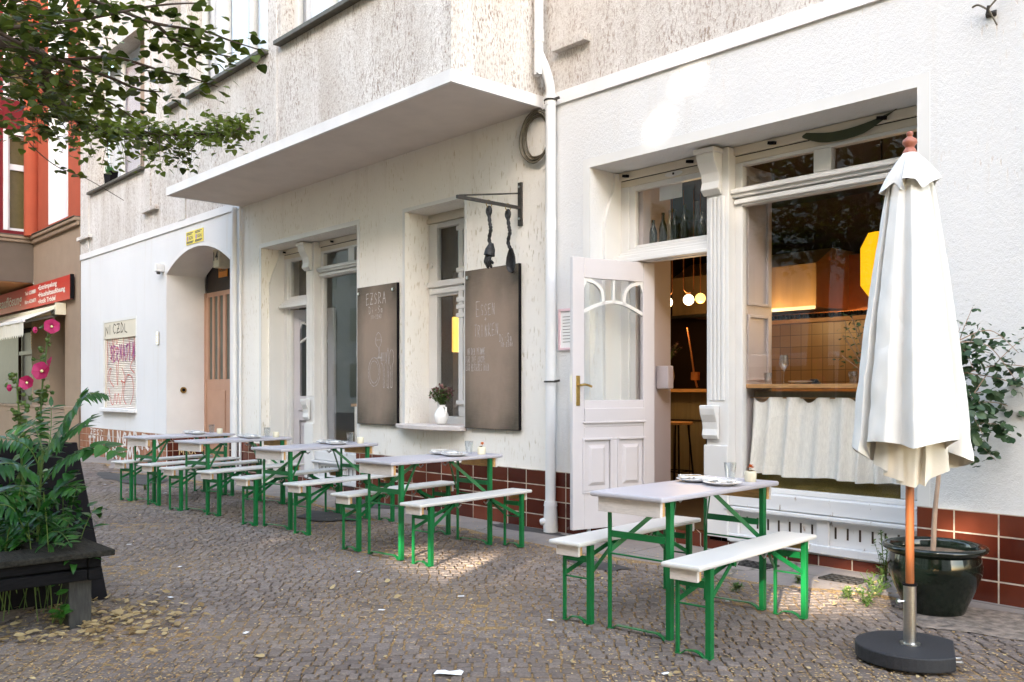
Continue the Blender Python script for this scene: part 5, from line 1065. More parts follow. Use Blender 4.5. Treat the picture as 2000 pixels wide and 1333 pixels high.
for k, (tx, ty) in enumerate(tips):
    st = trk[int(len(trk) * rnd.uniform(.5, .95))]; tip = at_d(tx, ty, 5.6 + rnd.uniform(-.22, .22)); mid = st.lerp(tip, .55) + Vector((0, 0, .06 + rnd.uniform(-.02, .05)))
    pth = smooth2([st, mid, tip], 8); br_.tube(pth, [.0045 - .003 * i / len(pth) for i in range(len(pth))], 5)
    dens = 36 if ty > 690 else 22
    for q in range(dens):
        p = pth[rnd.randrange(4, len(pth))] + Vector((rnd.gauss(0, .030), rnd.gauss(0, .030), rnd.gauss(0, .026))); d = Vector((rnd.uniform(-1, 1), rnd.uniform(-1, 1), rnd.uniform(-.8, .5)))
        s_ = rnd.uniform(.040, .078) if ty > 690 else rnd.uniform(.024, .046)
        lf.leaf(p, d, (rnd.uniform(-.6, .6), rnd.uniform(-.9, .2), 1), s_, s_ * .78, .12, rnd.random(), 2)
br_.build('branch', 'stemwood', tr, smooth=60); lf.build('crown', 'olive', tr)

# ================================================================== INSIDE THE CAFE
def solo(mb, name, mat, org, label, cat, group=None, smooth=None, bevel=0): return tag(mb.build(name, mat, None, org, smooth, bevel), label, cat, group)
t = thing('bar_counter', 'long olive panelled bar counter inside the cafe', 'counter', (-6.4, 9.4, .12)); m = MB(); m.box(-8.8, 9.2, .12, -3.3, 9.7, 1.34); m.build('front', 'counter_front', t)
m = MB()
for i in range(22): m.box(-8.8 + i * .25, 9.192, .2, -8.79 + i * .25, 9.2, .98)
m.box(-8.8, 9.19, .98, -3.3, 9.2, 1.0); m.build('groove', 'dark_brown', t); m = MB(); m.box(-8.85, 9.08, 1.34, -3.25, 9.75, 1.38); m.build('worktop', 'oak', t)
def stool(): 
    t = thing('bar_stool', 'x', 'stool', (0, 0, 0), 'bar stools at the counter'); m = MB(); m.tube([(0, 0, .845), (0, 0, .875)], .19, 28); m.build('seat', 'oak', t, bevel=.006)
    for k in range(4): a = math.pi / 4 + k * math.pi / 2; m = MB(); m.tube([(.13 * math.cos(a), .13 * math.sin(a), .845), (.215 * math.cos(a), .215 * math.sin(a), 0)], .011, 8); m.build('leg', 'black', t)
    m = MB(); m.tube([(.185 * math.cos(a * math.pi / 2 + math.pi / 4), .185 * math.sin(a * math.pi / 2 + math.pi / 4), .30) for a in range(4)], .008, 6, True); m.build('foot_ring', 'black', t); return t
ST = stool(); sp = on_y(1322, 825, 8.55)
for i, (dx, lb) in enumerate(((0, 'bar stool seen whole through the open cafe door'), (-.62, 'bar stool half hidden behind the open door leaf'), (.62, 'bar stool half hidden behind the white door pillar'))): place(ST if i == 0 else tree_copy(ST), (sp.x + dx, 8.55, .12), .3 * i, lb)
def lamp_light(name, c, watts, col, par):
    ld = bpy.data.lights.new(name, 'POINT'); ld.energy = watts; ld.color = col; ld.shadow_soft_size = .07; lo = bpy.data.objects.new(name, ld); COL.objects.link(lo); lo.parent = par; lo.location = Vector(c) - Vector(par.location)
def pendant(px, py, f, mat, lb, r=.062, loop=True):
    c = at_d(px, py, f); t = thing('pendant_lamp', lb, 'lamp', c, 'globe pendants over the bar'); m = MB(); m.ball(c, r, 24, 14); m.build('globe', mat, t, smooth=60)
    m = MB(); top = c + Vector((0, 0, r)); 
    if loop: pts = [top + rt * .058 + Vector((0, 0, 1.2))] + [top + Vector((0, 0, .075)) + rt * (.058 * math.cos(a * math.pi / 10)) - Vector((0, 0, .06 * math.sin(a * math.pi / 10))) for a in range(11)] + [top - rt * .058 + Vector((0, 0, 1.2))]
    else: pts = [top, top + Vector((0, 0, 1.2))]
    m.tube(pts, .006, 6); m.build('stem', 'copper', t, smooth=60); lamp_light('globe_light', c - Vector((0, 0, .15)), .9, (1, .62, .25), t)
pendant(1303, 591, 10.4, 'globe', 'white globe lamp second from the left in the doorway'); pendant(1345, 586, 10.4, 'globe', 'white globe lamp third from the left in the doorway'); pendant(1368, 583, 10.9, 'globe_warm', 'yellow globe lamp beside the white door pillar', .062, False); pendant(1274, 592, 10.4, 'globe', 'white globe lamp cut by the open door leaf')
t = thing('extractor_hood', 'wide brushed steel extractor hood over the kitchen', 'hood', (-6, 10.6, 2.3)); m = MB(); m.prism([(9.9, 2.36), (9.9, 2.88), (10.3, 3.1), (11.3, 3.1), (11.3, 2.36)], (-7.6, 0, 0), (0, 1, 0), (0, 0, 1), (2.12, 0, 0)); m.build('canopy', 'hood', t); m = MB(); m.box(-7.6, 9.885, 2.33, -5.48, 9.9, 2.37); m.build('rim', 'steel', t)
t = thing('kitchen_counter', 'ochre tiled kitchen wall with a dark steel worktop behind the window', 'kitchen', (-5, 10.7, .12)); m = MB(); m.box(-6.9, 10.55, .12, -2.6, 10.6, 2.22); m.build('tiled_front', 'ktiles', t); m = MB(); m.box(-6.9, 10.45, 2.22, -2.6, 10.62, 2.27); m.build('shelf', 'oak', t); m = MB()
for i in range(30): m.tube([(-6.8 + i * .12, 10.5, 2.27), (-6.8 + i * .12, 10.5, 2.33)], .035, 8)
m.build('rail', 'black', t)
m = MB(); m.box(-6.8, 10.7, 2.35, -4.45, 10.72, 3.05); m.build('splash_panel', 'copper', t)
vz_ = on_y(1302, 757, 9.4); vz_.z = 1.382
t = thing('stoneware_vase', 'grey stoneware vase on the bar counter', 'vase', vz_); m = MB(); m.lathe([(.001, 0), (.06, 0), (.085, .06), (.105, .16), (.09, .25), (.05, .31), (.055, .335), (.045, .33), (.04, .3), (.001, .29)], vz_, 24, False); m.build('body', 'counter_front', t, smooth=60)
bouquet(vz_ + Vector((0, 0, .3)), .22, .36, 34, ('twig', 'flower_p'), 'dark dried twigs in the vase on the bar', 14, 'dried_bouquet')
m = MB(); m.box(-5.46, 6.86, 1.38, -5.32, 6.95, 1.60); solo(m, 'wall_box', 'panelled', (-5.4, 6.9, 1.4), 'small white box just inside the cafe door', 'box', bevel=.01)
cw = MB(); cw.tube([at_d(1342, 640, 11), at_d(1350, 690, 11), at_d(1356, 735, 11), at_d(1362, 757, 11)], .012, 6); c_ = at_d(1358, 735, 11); cw.box(c_.x - .05, c_.y - .02, c_.z - .05, c_.x + .05, c_.y + .02, c_.z + .05); solo(cw, 'power_cord', 'copper', c_, 'copper cord hanging down to a socket behind the bar', 'cord')
# bottles on the transom shelf
prof = [(.001, 0), (.036, 0), (.038, .01), (.038, .17), (.030, .215), (.015, .26), (.0135, .31), (.016, .312), (.016, .325), (.012, .328), (.001, .328)]
BO = MB(); BO.lathe(prof, (0, 0, 0), 18, False); BO = tag(BO.build('wine_bottle', 'bottle', smooth=50), 'x', 'bottle', 'empty bottles on the shelf over the door')
bl = ['dark bottle at the left end of the shelf', 'tall pale bottle, second on the shelf over the door', 'short bottle, third on the shelf over the door', 'bottle, fourth on the shelf over the door', 'bottle, fifth on the shelf over the door', 'tall bottle, sixth on the shelf over the door', 'bottle, seventh on the shelf over the door', 'tallest bottle near the pillar on the shelf over the door', 'bottle nearest the white pillar on the shelf over the door']
bx_ = [1245, 1258, 1276, 1295, 1309, 1318, 1337, 1361, 1371]; bs = [1.25, 1.0, .8, 1.0, 1.0, 1.05, 1.08, 1.15, .8]
for i, (x, s_) in enumerate(zip(bx_, bs)):
    o_ = BO if i == 0 else BO.copy()
    if i: COL.objects.link(o_)
    q = on_y(x, 470, 6.80 + .05 * (i % 2)); place(o_, (q.x, q.y, 2.726), 0, bl[i]); o_.scale = (1, 1, s_)
    if i in (1, 4, 7): 
        o_.data = o_.data.copy(); o_.data.materials[0] = MAT['bottle_clear']
# things on the window ledge
m = MB(); q = on_y(1531, 748, 6.86); q.z = 1.421
m.lathe([(.001, .0), (.034, .001), (.03, .004), (.006, .012), (.004, .03), (.004, .10), (.012, .115), (.036, .15), (.042, .175), (.033, .245), (.0315, .245), (.040, .175), (.034, .152), (.001, .118)], q, 32, False); solo(m, 'wine_glass', 'tumbler', q, 'stemmed wine glass on the window ledge', 'glass', smooth=60)
for px_, lb in ((1500, 'clear tumbler on the left of the window ledge'), (1666, 'clear tumbler on the window ledge beside the parasol')):
    q = on_y(px_, 748, 6.84); o_ = tree_copy(GLASS); place(o_, (q.x, q.y, 1.421), .4, lb); o_['group'] = 'tumblers on the window ledge'; o_.scale = (.95, .95, .85)
q = on_y(1568, 748, 6.86); o_ = tree_copy(PLATE); place(o_, (q.x, q.y, 1.421), 0, 'white plate on the window ledge'); del o_['group']
m = MB(); q = on_y(1593, 747, 6.84); m.box(q.x - .02, q.y - .03, 1.421, q.x + .03, q.y + .03, 1.435); m.prism([(0, 0), (.06, 0), (.03, .035), (-.03, .035)], (q.x - .02, q.y, 1.425), (1, 0, 0), (0, 0, 1), (0, .02, 0)); solo(m, 'dark_cloth', 'granite', q, 'folded dark cloth beside the plate on the window ledge', 'cloth')
# linen curtain under the ledge
cm = MB(); x0, x1 = XW + .06, RS[1] - .12; nx = 200; rows = 14; vs = []
ps = [0, .1, .16, .31, .40, .47, .53, .62, .68, .74, .80, .86, .92, 1]
for r_ in range(rows + 1):
    t_ = r_ / rows; z = 1.31 - .655 * t_
    for i in range(nx + 1):
        u_ = i / nx; f1 = (.5 + .5 * math.sin(u_ * 52 + 1.8 * math.sin(u_ * 9) + .5 * t_)) ** 1.6 * (1.1 + .5 * math.sin(u_ * 13)); f2 = math.sin(u_ * 71 + 2 * t_)
        sag = .045 * max(0, math.sin(u_ * 22 + .4)) ** 3 * (1 - t_) ** 3
        vs.append((x0 + (x1 - x0) * u_ + .03 * (1 - u_) * (1 - t_), 6.76 - (.035 + .03 * t_) * f1 + .008 * f2, z - sag + .008 * math.sin(u_ * 17) * t_))
cm.mesh(vs, [(r_ * (nx + 1) + i, r_ * (nx + 1) + i + 1, (r_ + 1) * (nx + 1) + i + 1, (r_ + 1) * (nx + 1) + i) for r_ in range(rows) for i in range(nx)])
t = thing('curtain', 'pale linen curtain hung under the window ledge', 'curtain', (x0, 6.76, 1.3)); cm.build('cloth', 'linen', t, smooth=80); m = MB(); m.tube([(x0 - .05, 6.765, 1.305), (x1 + .05, 6.765, 1.305)], .006, 8); m.build('rod', 'oak', t)
q = at_d(1722, 520, 8.2); t = thing('lantern', 'glowing yellow octagonal lantern behind the cafe window', 'lamp', q); m = MB(); m.lathe([(.10, -.30), (.19, -.18), (.19, .16), (.12, .30)], q, 8); m.build('shade', 'lantern', t); lamp_light('lantern_light', q + Vector((0, .35, -.35)), 3.0, (1, .55, .15), t); m = MB(); m.tube([q + Vector((0, 0, .3)), q + Vector((0, 0, 1.3))], .008, 6); m.tube([q + Vector((0, 0, .29)), q + Vector((0, 0, .33))], .06, 10); m.build('cord', 'black', t)
q = at_d(1685, 655, 7.4); t = thing('house_plant', 'leafy green plant inside the window beside the parasol', 'plant', (q.x, q.y, .12)); m = MB(); l = MB(); rnd = random.Random(4)
for k in range(12):
    tip = q + Vector((rnd.uniform(-.22, .25), rnd.uniform(-.15, .15), rnd.uniform(-.18, .28))); pth = smooth2([(q.x + .1, q.y, .5), (q.x + .08, q.y, 1.35), tip], 6); m.tube(pth, .004, 5)
    for j in range(12): l.leaf(Vector(pth[-1 - (j % 5)]) + Vector((rnd.gauss(0, .035), rnd.gauss(0, .035), rnd.gauss(0, .03))), (rnd.uniform(-1, 1), rnd.uniform(-1, 1), rnd.uniform(-.5, .6)), (0, -.4, 1), rnd.uniform(.03, .055), .03, .2, None, 2)
m.build('stem', 'stemwood', t); l.build('foliage', 'olive', t); m = MB(); m.lathe([(.001, .12), (.14, .12), (.18, .5), (.16, .5), (.001, .45)], (q.x + .1, q.y, 0), 20, False); m.build('pot', 'iron', t)
q = on_y(896, 654, 7.25); t = thing('amber_lamp', 'glowing amber cylinder lamp behind the middle window', 'lamp', q); m = MB(); m.lathe([(.085 + (.006 if 0 else 0), -.22), (.085, .22)], q, 20); m.build('shade', 'sconce', t); m = MB()
for k in range(20): a = 2 * math.pi * k / 20; m.tube([q + Vector((.088 * math.cos(a), .088 * math.sin(a), -.22)), q + Vector((.088 * math.cos(a), .088 * math.sin(a), .22))], .004, 4)
m.build('rib', 'oak', t); m = MB(); m.tube([q + Vector((0, 0, .22)), q + Vector((0, 0, 1.8))], .006, 6); m.build('cord', 'black', t)
m = MB(); m.box(-9.25, 7.4, .3, -8.15, 7.44, 2.9); m.box(-9.0, 7.38, .5, -8.95, 7.4, 2.9); m.box(-8.6, 7.38, .5, -8.55, 7.4, 2.9); m.build('interior_shutter', 'panelled', house)
t = thing('side_table', 'pale draped table behind the left shop window', 'table', (-10.4, 7.2, .12)); m = MB(); m.box(-11.0, 6.95, 1.13, -9.8, 7.6, 1.17); m.build('top', 'oak', t); m = MB(); k = 40
for i in range(k): xa = -10.95 + 1.1 * i / k; xb = -10.95 + 1.1 * (i + 1) / k; m.face([(xa, 6.98 + .02 * math.sin(i * 1.1), .5), (xb, 6.98 + .02 * math.sin((i + 1) * 1.1), .5), (xb, 6.98, 1.13), (xa, 6.98, 1.13)])
m.build('cloth', 'linen', t, smooth=80); m = MB()
for x in (-10.9, -9.9):
    for y_ in (7.0, 7.5): m.box(x, y_, .12, x + .05, y_ + .05, 1.13)
m.build('leg', 'dark_brown', t)
SKY_TINT = (1.0, .91, .795, 1); SKY_STRENGTH = .15; SUN_STRENGTH = 2.0; EXPOSURE = 3.74
# ================================================================== GROUND
def wpt(r, f, z=0): return Vector((CA * r - SA * f, SA * r + CA * f, z))
m = MB(); m.face([(-70, -3.2, -.0085), (40, -3.2, -.0085), (40, 30, -.0085), (-70, 30, -.0085)]); g = m.build('ground', 'joint'); g['kind'] = 'structure'
m = MB(); m.face([(-70, -40, -.15), (40, -40, -.15), (40, -3.2, -.15), (-70, -3.2, -.15)]); g = m.build('road', 'asphalt'); g['kind'] = 'structure'
m = MB(); m.box(-70, -3.36, -.3, 40, -3.2, -.008); g = m.build('kerb', 'granite'); g['kind'] = 'structure'
rnd = random.Random(31)
def strip_edge(x): return 5.52 + .10 * math.sin(x * 1.7) + .06 * math.sin(x * 4.3 + 1) + (.18 if -5.2 < x < -2.5 else 0)
m = MB(); nx = 220; vs = []
for i in range(nx + 1):
    x = -24 + 28 * i / nx; e = strip_edge(x)
    for j in range(5): t = j / 4; vs.append((x, e + (6.72 - e) * t, (-.012 if j == 0 else .004) + .003 * math.sin(x * 3 + j)))
m.mesh(vs, [(i * 5 + j, i * 5 + 5 + j, i * 5 + 6 + j, i * 5 + 1 + j) for i in range(nx) for j in range(4)])
g = m.build('footpath_strip', 'concrete', smooth=60); g['kind'] = 'structure'
m = MB(); f = 3.4; row = 0
while f < 24:
    big = f > 12.5; h = (.076 + .006 * rnd.random()) * (1.55 if big else 1)
    r = -f * .64 - rnd.random() * .1; rmax = f * .62
    while r < rmax:
        w = rnd.uniform(.055, .092) * (2.1 if big else 1)
        wave = .045 * math.sin(r * 1.3 + f * .4) + .02 * math.sin(r * 3.1 - f)
        c = wpt(r + w / 2, f + h / 2 + wave)
        if -1.0 < c.y < strip_edge(c.x) - .03 and -22.5 < c.x < 1.5:
            j = .0095; a = math.atan(.045 * 1.3 * math.cos(r * 1.3 + f * .4)) + rnd.gauss(0, .03); z = rnd.gauss(0, .0022) + .006 * math.sin(c.x * 1.9 + c.y) * math.sin(c.y * 2.3 - c.x * .7); tx, ty = rnd.gauss(0, .02), rnd.gauss(0, .02)
            hx, hy = w / 2 - j / 2, h / 2 - j / 2; q = []; q2 = []
            for sx, sy in ((-1, -1), (1, -1), (1, 1), (-1, 1)):
                lx, ly = sx * hx * rnd.uniform(.9, 1.02), sy * hy * rnd.uniform(.88, 1.02); rx, ry = lx * math.cos(a) - ly * math.sin(a), lx * math.sin(a) + ly * math.cos(a)
                p = c + Vector((CA * rx - SA * ry, SA * rx + CA * ry, 0)); q.append(Vector((p.x, p.y, -.018))); ins = .90
                p2 = c + Vector((CA * rx - SA * ry, SA * rx + CA * ry, 0)) * ins; q2.append(Vector((p2.x, p2.y, z + lx * tx + ly * ty)))
            mid = [Vector((p.x, p.y, t_.z - .004)) for p, t_ in zip(q, q2)]
            m.mesh(q + mid + q2, [(8, 9, 10, 11)] + [(i, (i + 1) % 4, 4 + (i + 1) % 4, 4 + i) for i in range(4)] + [(4 + i, 4 + (i + 1) % 4, 8 + (i + 1) % 4, 8 + i) for i in range(4)], min(1, max(0, rnd.gauss(.5, .22) + .16 * math.sin(c.x * .9 + 1.7 * math.sin(c.y * .8)) + .10 * math.sin(c.x * 2.7 - c.y * 1.9))))
        r += w
    f += h
g = m.build('paving_setts', 'sett'); g['kind'] = 'structure'
def blob(c, rx, ry, z, n=40, seed_=1):
    rr = random.Random(seed_); ph = [rr.uniform(0, 6.28) for _ in range(4)]
    return [Vector((c[0] + rx * math.cos(a) * k, c[1] + ry * math.sin(a) * k, z)) for a in [2 * math.pi * i / n for i in range(n)] for k in [1 + .14 * math.sin(3 * a + ph[0]) + .10 * math.sin(5 * a + ph[1]) + .06 * math.sin(9 * a + ph[2])]]
m = MB()
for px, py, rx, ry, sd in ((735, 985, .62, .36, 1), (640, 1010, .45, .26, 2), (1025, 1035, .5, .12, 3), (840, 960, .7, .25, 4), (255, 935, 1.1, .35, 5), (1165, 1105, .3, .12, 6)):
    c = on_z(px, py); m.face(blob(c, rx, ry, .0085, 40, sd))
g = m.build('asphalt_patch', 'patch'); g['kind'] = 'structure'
c = on_z(1945, 1222); m = MB(); m.face(blob(c, .55, .33, .009, 50, 8)); g = m.build('bare_soil_patch', simple('trodden_sandy_soil', (.21, .165, .13), 1, .55, 16, bump=1, bscale=40, dist=.02)); g['kind'] = 'structure'
for i, (px, py, lb) in enumerate(((1648, 1134, 'cast iron floor grate by the green pot'), (1475, 1106, 'cast iron floor grate behind the front bench'))):
    c = on_z(px, py); t = thing('floor_grate', lb, 'grate', c, 'grates in the footpath'); m = MB(); m.box(c.x - .14, c.y - .09, .003, c.x + .14, c.y + .09, .009); m.build('pit', 'black', t); m = MB()
    for k in range(6): x = c.x - .14 + k * .056 - .006; m.box(x, c.y - .1, .006, x + .014, c.y + .1, .016)
    for k in range(4): y_ = c.y - .1 + k * .0625; m.box(c.x - .146, y_, .0055, c.x + .154, y_ + .012, .0152)
    m.build('bars', 'drain', t)
# --- litter
m = MB(); rnd = random.Random(77)
def flat_leaf(mb, p, s, tone, mat=0, curl=.25):
    a = rnd.uniform(0, 6.28); mb.leaf(p, (math.cos(a), math.sin(a), rnd.uniform(0, .35)), (rnd.gauss(0, .25), rnd.gauss(0, .25), 1), s, s * rnd.uniform(.45, .8), rnd.uniform(-.3, .5) * curl * 2, tone, rnd.choice((0, 1, 2)))
for i in range(42000):
    f = 3.8 + 12 * rnd.random() ** 1.9; r = rnd.uniform(-f * .6, f * .6); c = wpt(r, f)
    if not (-.5 < c.y < 6.1 and c.x > -14): continue
    clump = math.sin(c.x * 2.3 + 1.2 * math.sin(c.y * 2.1)) + math.sin(c.y * 3.1 - c.x * .8)
    if rnd.random() > .48 + .26 * clump: continue
    a = rnd.uniform(0, 6.28); s = rnd.uniform(.004, .011) * (1 + .05 * f); p = c + Vector((0, 0, .003 + .002 * rnd.random())); d = Vector((math.cos(a), math.sin(a), rnd.uniform(-.1, .3))); e = Vector((-d.y, d.x, 0))
    m.face([p - d * s - e * s * .35, p - d * s * .2 + e * s * .5, p + d * s, p + d * s * .1 - e * s * .45], rnd.random())
g = m.build('blossom_litter', 'crumb'); tag(g, 'orange tan blossom crumbs scattered over the cobbles', 'litter', kind='stuff')
m = MB()
for i in range(1600):
    if i < 430: c = on_z(rnd.gauss(235, 75), 1205 + abs(rnd.gauss(0, 30)) - 20 + rnd.uniform(-25, 25))
    elif i < 800: c = on_z(rnd.uniform(-40, 200), rnd.uniform(1150, 1260))
    else: f = 4 + 7 * rnd.random() ** 1.3; c = wpt(rnd.uniform(-f * .58, f * .58), f)
    if c.y > 6 or c.x < -12: continue
    flat_leaf(m, c + Vector((0, 0, rnd.uniform(.006, .022))), rnd.uniform(.03, .065) if i % 2 == 0 and i < 800 or i % 9 == 0 else rnd.uniform(.012, .03), rnd.random())
for i in range(70):
    c = on_z(rnd.gauss(1690, 40), rnd.gauss(1165, 14)); flat_leaf(m, c + Vector((0, 0, rnd.uniform(.006, .02))), rnd.uniform(.02, .045), rnd.random())
g = m.build('fallen_leaves', 'dry'); tag(g, 'dry tan leaves lying on the pavement, thickest round the dark planter leg', 'leaves', kind='stuff')
m = MB(); c = on_z(877, 1320); q = [(-.075, 0), (-.06, .028), (-.02, .03), (.0, .042), (.05, .035), (.07, .01), (.06, -.02), (.0, -.035), (-.05, -.025)]
vs = [c + wpt(x, y) + Vector((0, 0, .008 + .012 * abs(math.sin(i * 2.1)))) for i, (x, y) in enumerate(q)] + [c + Vector((0, 0, .014))]
m.mesh(vs, [(i, (i + 1) % 9, 9) for i in range(9)]); solo(m, 'paper_scrap', 'paper', c, 'torn white scrap of paper on the cobbles at the bottom edge', 'paper')
m = MB()
for px, py in ((333, 1170), (322, 965), (252, 1066), (351, 1110), (205, 948), (745, 1195), (900, 1168), (1420, 1178), (1075, 1215), (480, 1240), (1300, 1320), (700, 1120)):
    c = on_z(px, py); a = U(0, 3); m.face([c + Vector((x * math.cos(a) - y * math.sin(a), x * math.sin(a) + y * math.cos(a), .012 + .004 * x)) for x, y in ((-.022, -.012), (.02, -.014), (.024, .01), (-.018, .013))])
tag(m.build('paper_flecks', 'paper'), 'tiny white paper flecks strewn over the cobbles', 'litter', kind='stuff')

# ================================================================== PLANTER, A-BOARD, PLANTS
t = thing('planter_bench', 'dark timber planter bench at the left front, weathered top boards', 'planter', (-6.4, .6, 0))
m = MB(); m.box(-5.80, -.6, .412, -5.435, 1.84, .447); m.box(-7.45, 1.475, .412, -5.803, 1.84, .447); m.build('top_board', 'topwood', t, bevel=.008)
m = MB(); m.box(-5.56, -.55, .352, -5.485, 1.70, .408); m.box(-7.4, 1.703, .350, -5.475, 1.775, .408); m.build('beam', 'blackwood', t, bevel=.008)
m = MB(); m.box(-5.56, -.55, .278, -5.48, 1.70, .342); m.box(-7.4, 1.703, .276, -5.47, 1.78, .342); m.build('beam', 'blackwood', t, bevel=.008)
for x, y in ((-5.68, 1.62), (-7.35, 1.62), (-5.68, -.5)): m = MB(); m.box(x, y, -.02, x + .125, y + .125, .275); m.build('leg', 'legwood', t, bevel=.005)
m = MB(); m.face([Vector((-6.55, .55, .02)) + Vector((.95 * math.cos(a), 1.15 * math.sin(a), 0)) for a in [2 * math.pi * i / 40 for i in range(40)]]); g = m.build('soil_bed', 'soil'); g['kind'] = 'structure'
t = thing('pavement_sign', 'dark A-board standing behind the planter, seen from its side', 'sign', (-6.6, 1.75, 0))
m = MB(); m.prism([(0, 0), (.035, 0), (-.605, 1.0), (-.64, 1.0)], (-6.2, 1.35, 0), (1, 0, 0), (0, 0, 1), (0, .69, 0)); m.build('front_panel', 'black', t, bevel=.004); m = MB(); m.prism([(0, 0), (.035, 0), (.48, .985), (.445, .985)], (-7.35, 1.35, 0), (1, 0, 0), (0, 0, 1), (0, .69, 0)); m.build('rear_panel', 'black', t, bevel=.004)
rnd = random.Random(9)
def frond(stem, leaf, pts, f0, f1, L, Wd, n, kind=0, droop=.10, tone=None):
    P3 = [at_d(x, y, f0 + (f1 - f0) * i / (len(pts) - 1)) for i, (x, y) in enumerate(pts)]; q = smooth2([tuple(p) for p in P3], 10); q = [Vector(p) for p in q]
    stem.tube(q, [.005 - .0035 * i / len(q) for i in range(len(q))], 5); k0 = int(len(q) * .15)
    for j in range(n):
        t_ = (j + .5) / n; i = min(len(q) - 2, int(k0 + (len(q) - k0) * t_)); p = q[i]; d = (q[i + 1] - q[i]).normalized(); sd = d.cross(Vector((.35, -.35, .87))).normalized(); s_ = L * (.55 + .9 * math.sin(math.pi * min(1, .2 + t_ * .8)) ** .8 * .6)
        for sg in (-1, 1):
            dr = (sd * sg + d * .35 + Vector((0, 0, -droop + rnd.gauss(0, .12)))).normalized(); leaf.leaf(p, dr, Vector((.2, -.2, 1)) + Vector((rnd.gauss(0, .2), rnd.gauss(0, .2), 0)), s_ * rnd.uniform(.85, 1.1), Wd * rnd.uniform(.9, 1.15), rnd.uniform(.1, .35), rnd.random() if tone is None else tone + rnd.uniform(-.1, .1), kind)
    leaf.leaf(q[-1], (q[-1] - q[-3]), (0, 0, 1), L * .6, Wd, .2, None, kind)
def plant(name, label, base, fr, mat='ailanthus', stems=()):
    t = thing(name, label, 'plant', base); s = MB(); l = MB()
    for a in fr: frond(s, l, *a[:7], **(a[7] if len(a) > 7 else {}))
    for st in stems: q = [at_d(*p) for p in st]; s.tube(smooth2([tuple(p) for p in q], 6), .009, 7)
    s.build('stem', 'weed', t, smooth=60); l.build('foliage', mat, t); return t
base = at_d(72, 1062, 5.55); base.z = .03
stm = [[(72, 1130, 5.5), (74, 1040, 5.5), (78, 950, 5.5), (84, 880, 5.5)]]
plant('tree_of_heaven', 'tall feathery green sapling growing out of the planter', base,
 [([(84, 900), (105, 860), (135, 815), (158, 778)], 5.5, 5.35, .155, 0.030, 16), ([(84, 890), (130, 850), (150, 835), (178, 815)], 5.5, 5.3, .13, 0.027, 13), ([(82, 910), (95, 870), (100, 830), (100, 795)], 5.5, 5.6, .13, 0.027, 13),
  ([(80, 920), (60, 880), (30, 860), (-10, 858)], 5.5, 5.3, .13, 0.027, 14), ([(80, 940), (50, 915), (15, 905), (-30, 915)], 5.5, 5.2, .15, 0.030, 13), ([(80, 930), (115, 905), (140, 890), (165, 880)], 5.5, 5.3, .12, 0.025, 12), ([(78, 960), (40, 950), (0, 965), (-40, 990)], 5.5, 5.1, .15, 0.030, 13), ([(78, 980), (110, 955), (135, 950), (150, 955)], 5.5, 5.3, .10, 0.025, 12),
  ([(150, 782), (170, 772), (190, 768), (206, 772)], 5.6, 5.7, .085, 0.018, 12, {'droop': .9}), ([(84, 880), (70, 840), (55, 830), (25, 838)], 5.5, 5.6, .11, 0.025, 10), ([(74, 1040), (95, 1018), (118, 1012), (134, 1020)], 5.5, 5.4, .075, 0.018, 13, {'tone': .95}), ([(74, 1045), (40, 1030), (10, 1040), (-20, 1060)], 5.5, 5.3, .11, 0.024, 12),
  ([(74, 1060), (100, 1040), (120, 1042), (135, 1060)], 5.5, 5.2, .09, 0.022, 10), ([(60, 1060), (40, 1020), (20, 990), (-20, 985)], 5.3, 5.1, .13, 0.027, 12)], stems=stm)
plant('sucker_shoot', 'shoot with broad oval leaves reaching out over the cobbles from the planter', at_d(70, 1075, 5.6),
 [([(80, 950), (120, 905), (165, 880), (205, 872), (232, 885)], 5.55, 5.2, .105, .072, 5, {'kind': 1, 'droop': .75, 'tone': .8}), ([(78, 1000), (110, 960), (125, 940), (140, 925)], 5.5, 5.3, .09, .06, 5, {'kind': 1, 'droop': .5})])
t = thing('ground_plants', 'dark leafy undergrowth filling the planter bed', 'plants', at_d(40, 1120, 5.6)); s = MB(); l = MB()
for k in range(60):
    b = at_d(rnd.uniform(-120, 125), 1150, rnd.uniform(5.2, 6.0)); b.z = .03; tip = b + Vector((rnd.gauss(0, .14), rnd.gauss(0, .12), rnd.uniform(.38, .80))); q = smooth2([tuple(b), tuple(b.lerp(tip, .6) + Vector((0, 0, .08))), tuple(tip)], 6); s.tube(q, .003, 4)
    for j in range(15): l.leaf(Vector(q[rnd.randrange(5, len(q))]) + Vector((rnd.gauss(0, .03),) * 2 + (0,)), (rnd.uniform(-1, 1), rnd.uniform(-1, 1), rnd.uniform(-.5, .4)), (rnd.gauss(0, .3), rnd.gauss(0, .3), 1), rnd.uniform(.05, .12), rnd.uniform(.03, .06), .3, rnd.random() * .6, rnd.choice((0, 1)))
s.build('stem', 'weed', t); l.build('foliage', 'ailanthus', t); t['kind'] = 'stuff'
t = thing('oak_seedling', 'small bright green seedling under the planter bench', 'plant', at_d(120, 1215, 5.35)); s = MB(); l = MB(); b = on_z(118, 1222, .0)
for k in range(9):
    tip = at_d(rnd.uniform(95, 148), rnd.uniform(1150, 1212), 5.2); s.tube([b, b.lerp(tip, .5) + Vector((0, 0, .02)), tip], .002, 4); l.leaf(tip, (rnd.uniform(-1, 1), rnd.uniform(-1, .2), rnd.uniform(-.2, .5)), (.5, -.5, 1), .075, .05, .2, .95, 2)
s.build('stem', 'weed', t); l.build('foliage', 'ailanthus', t)
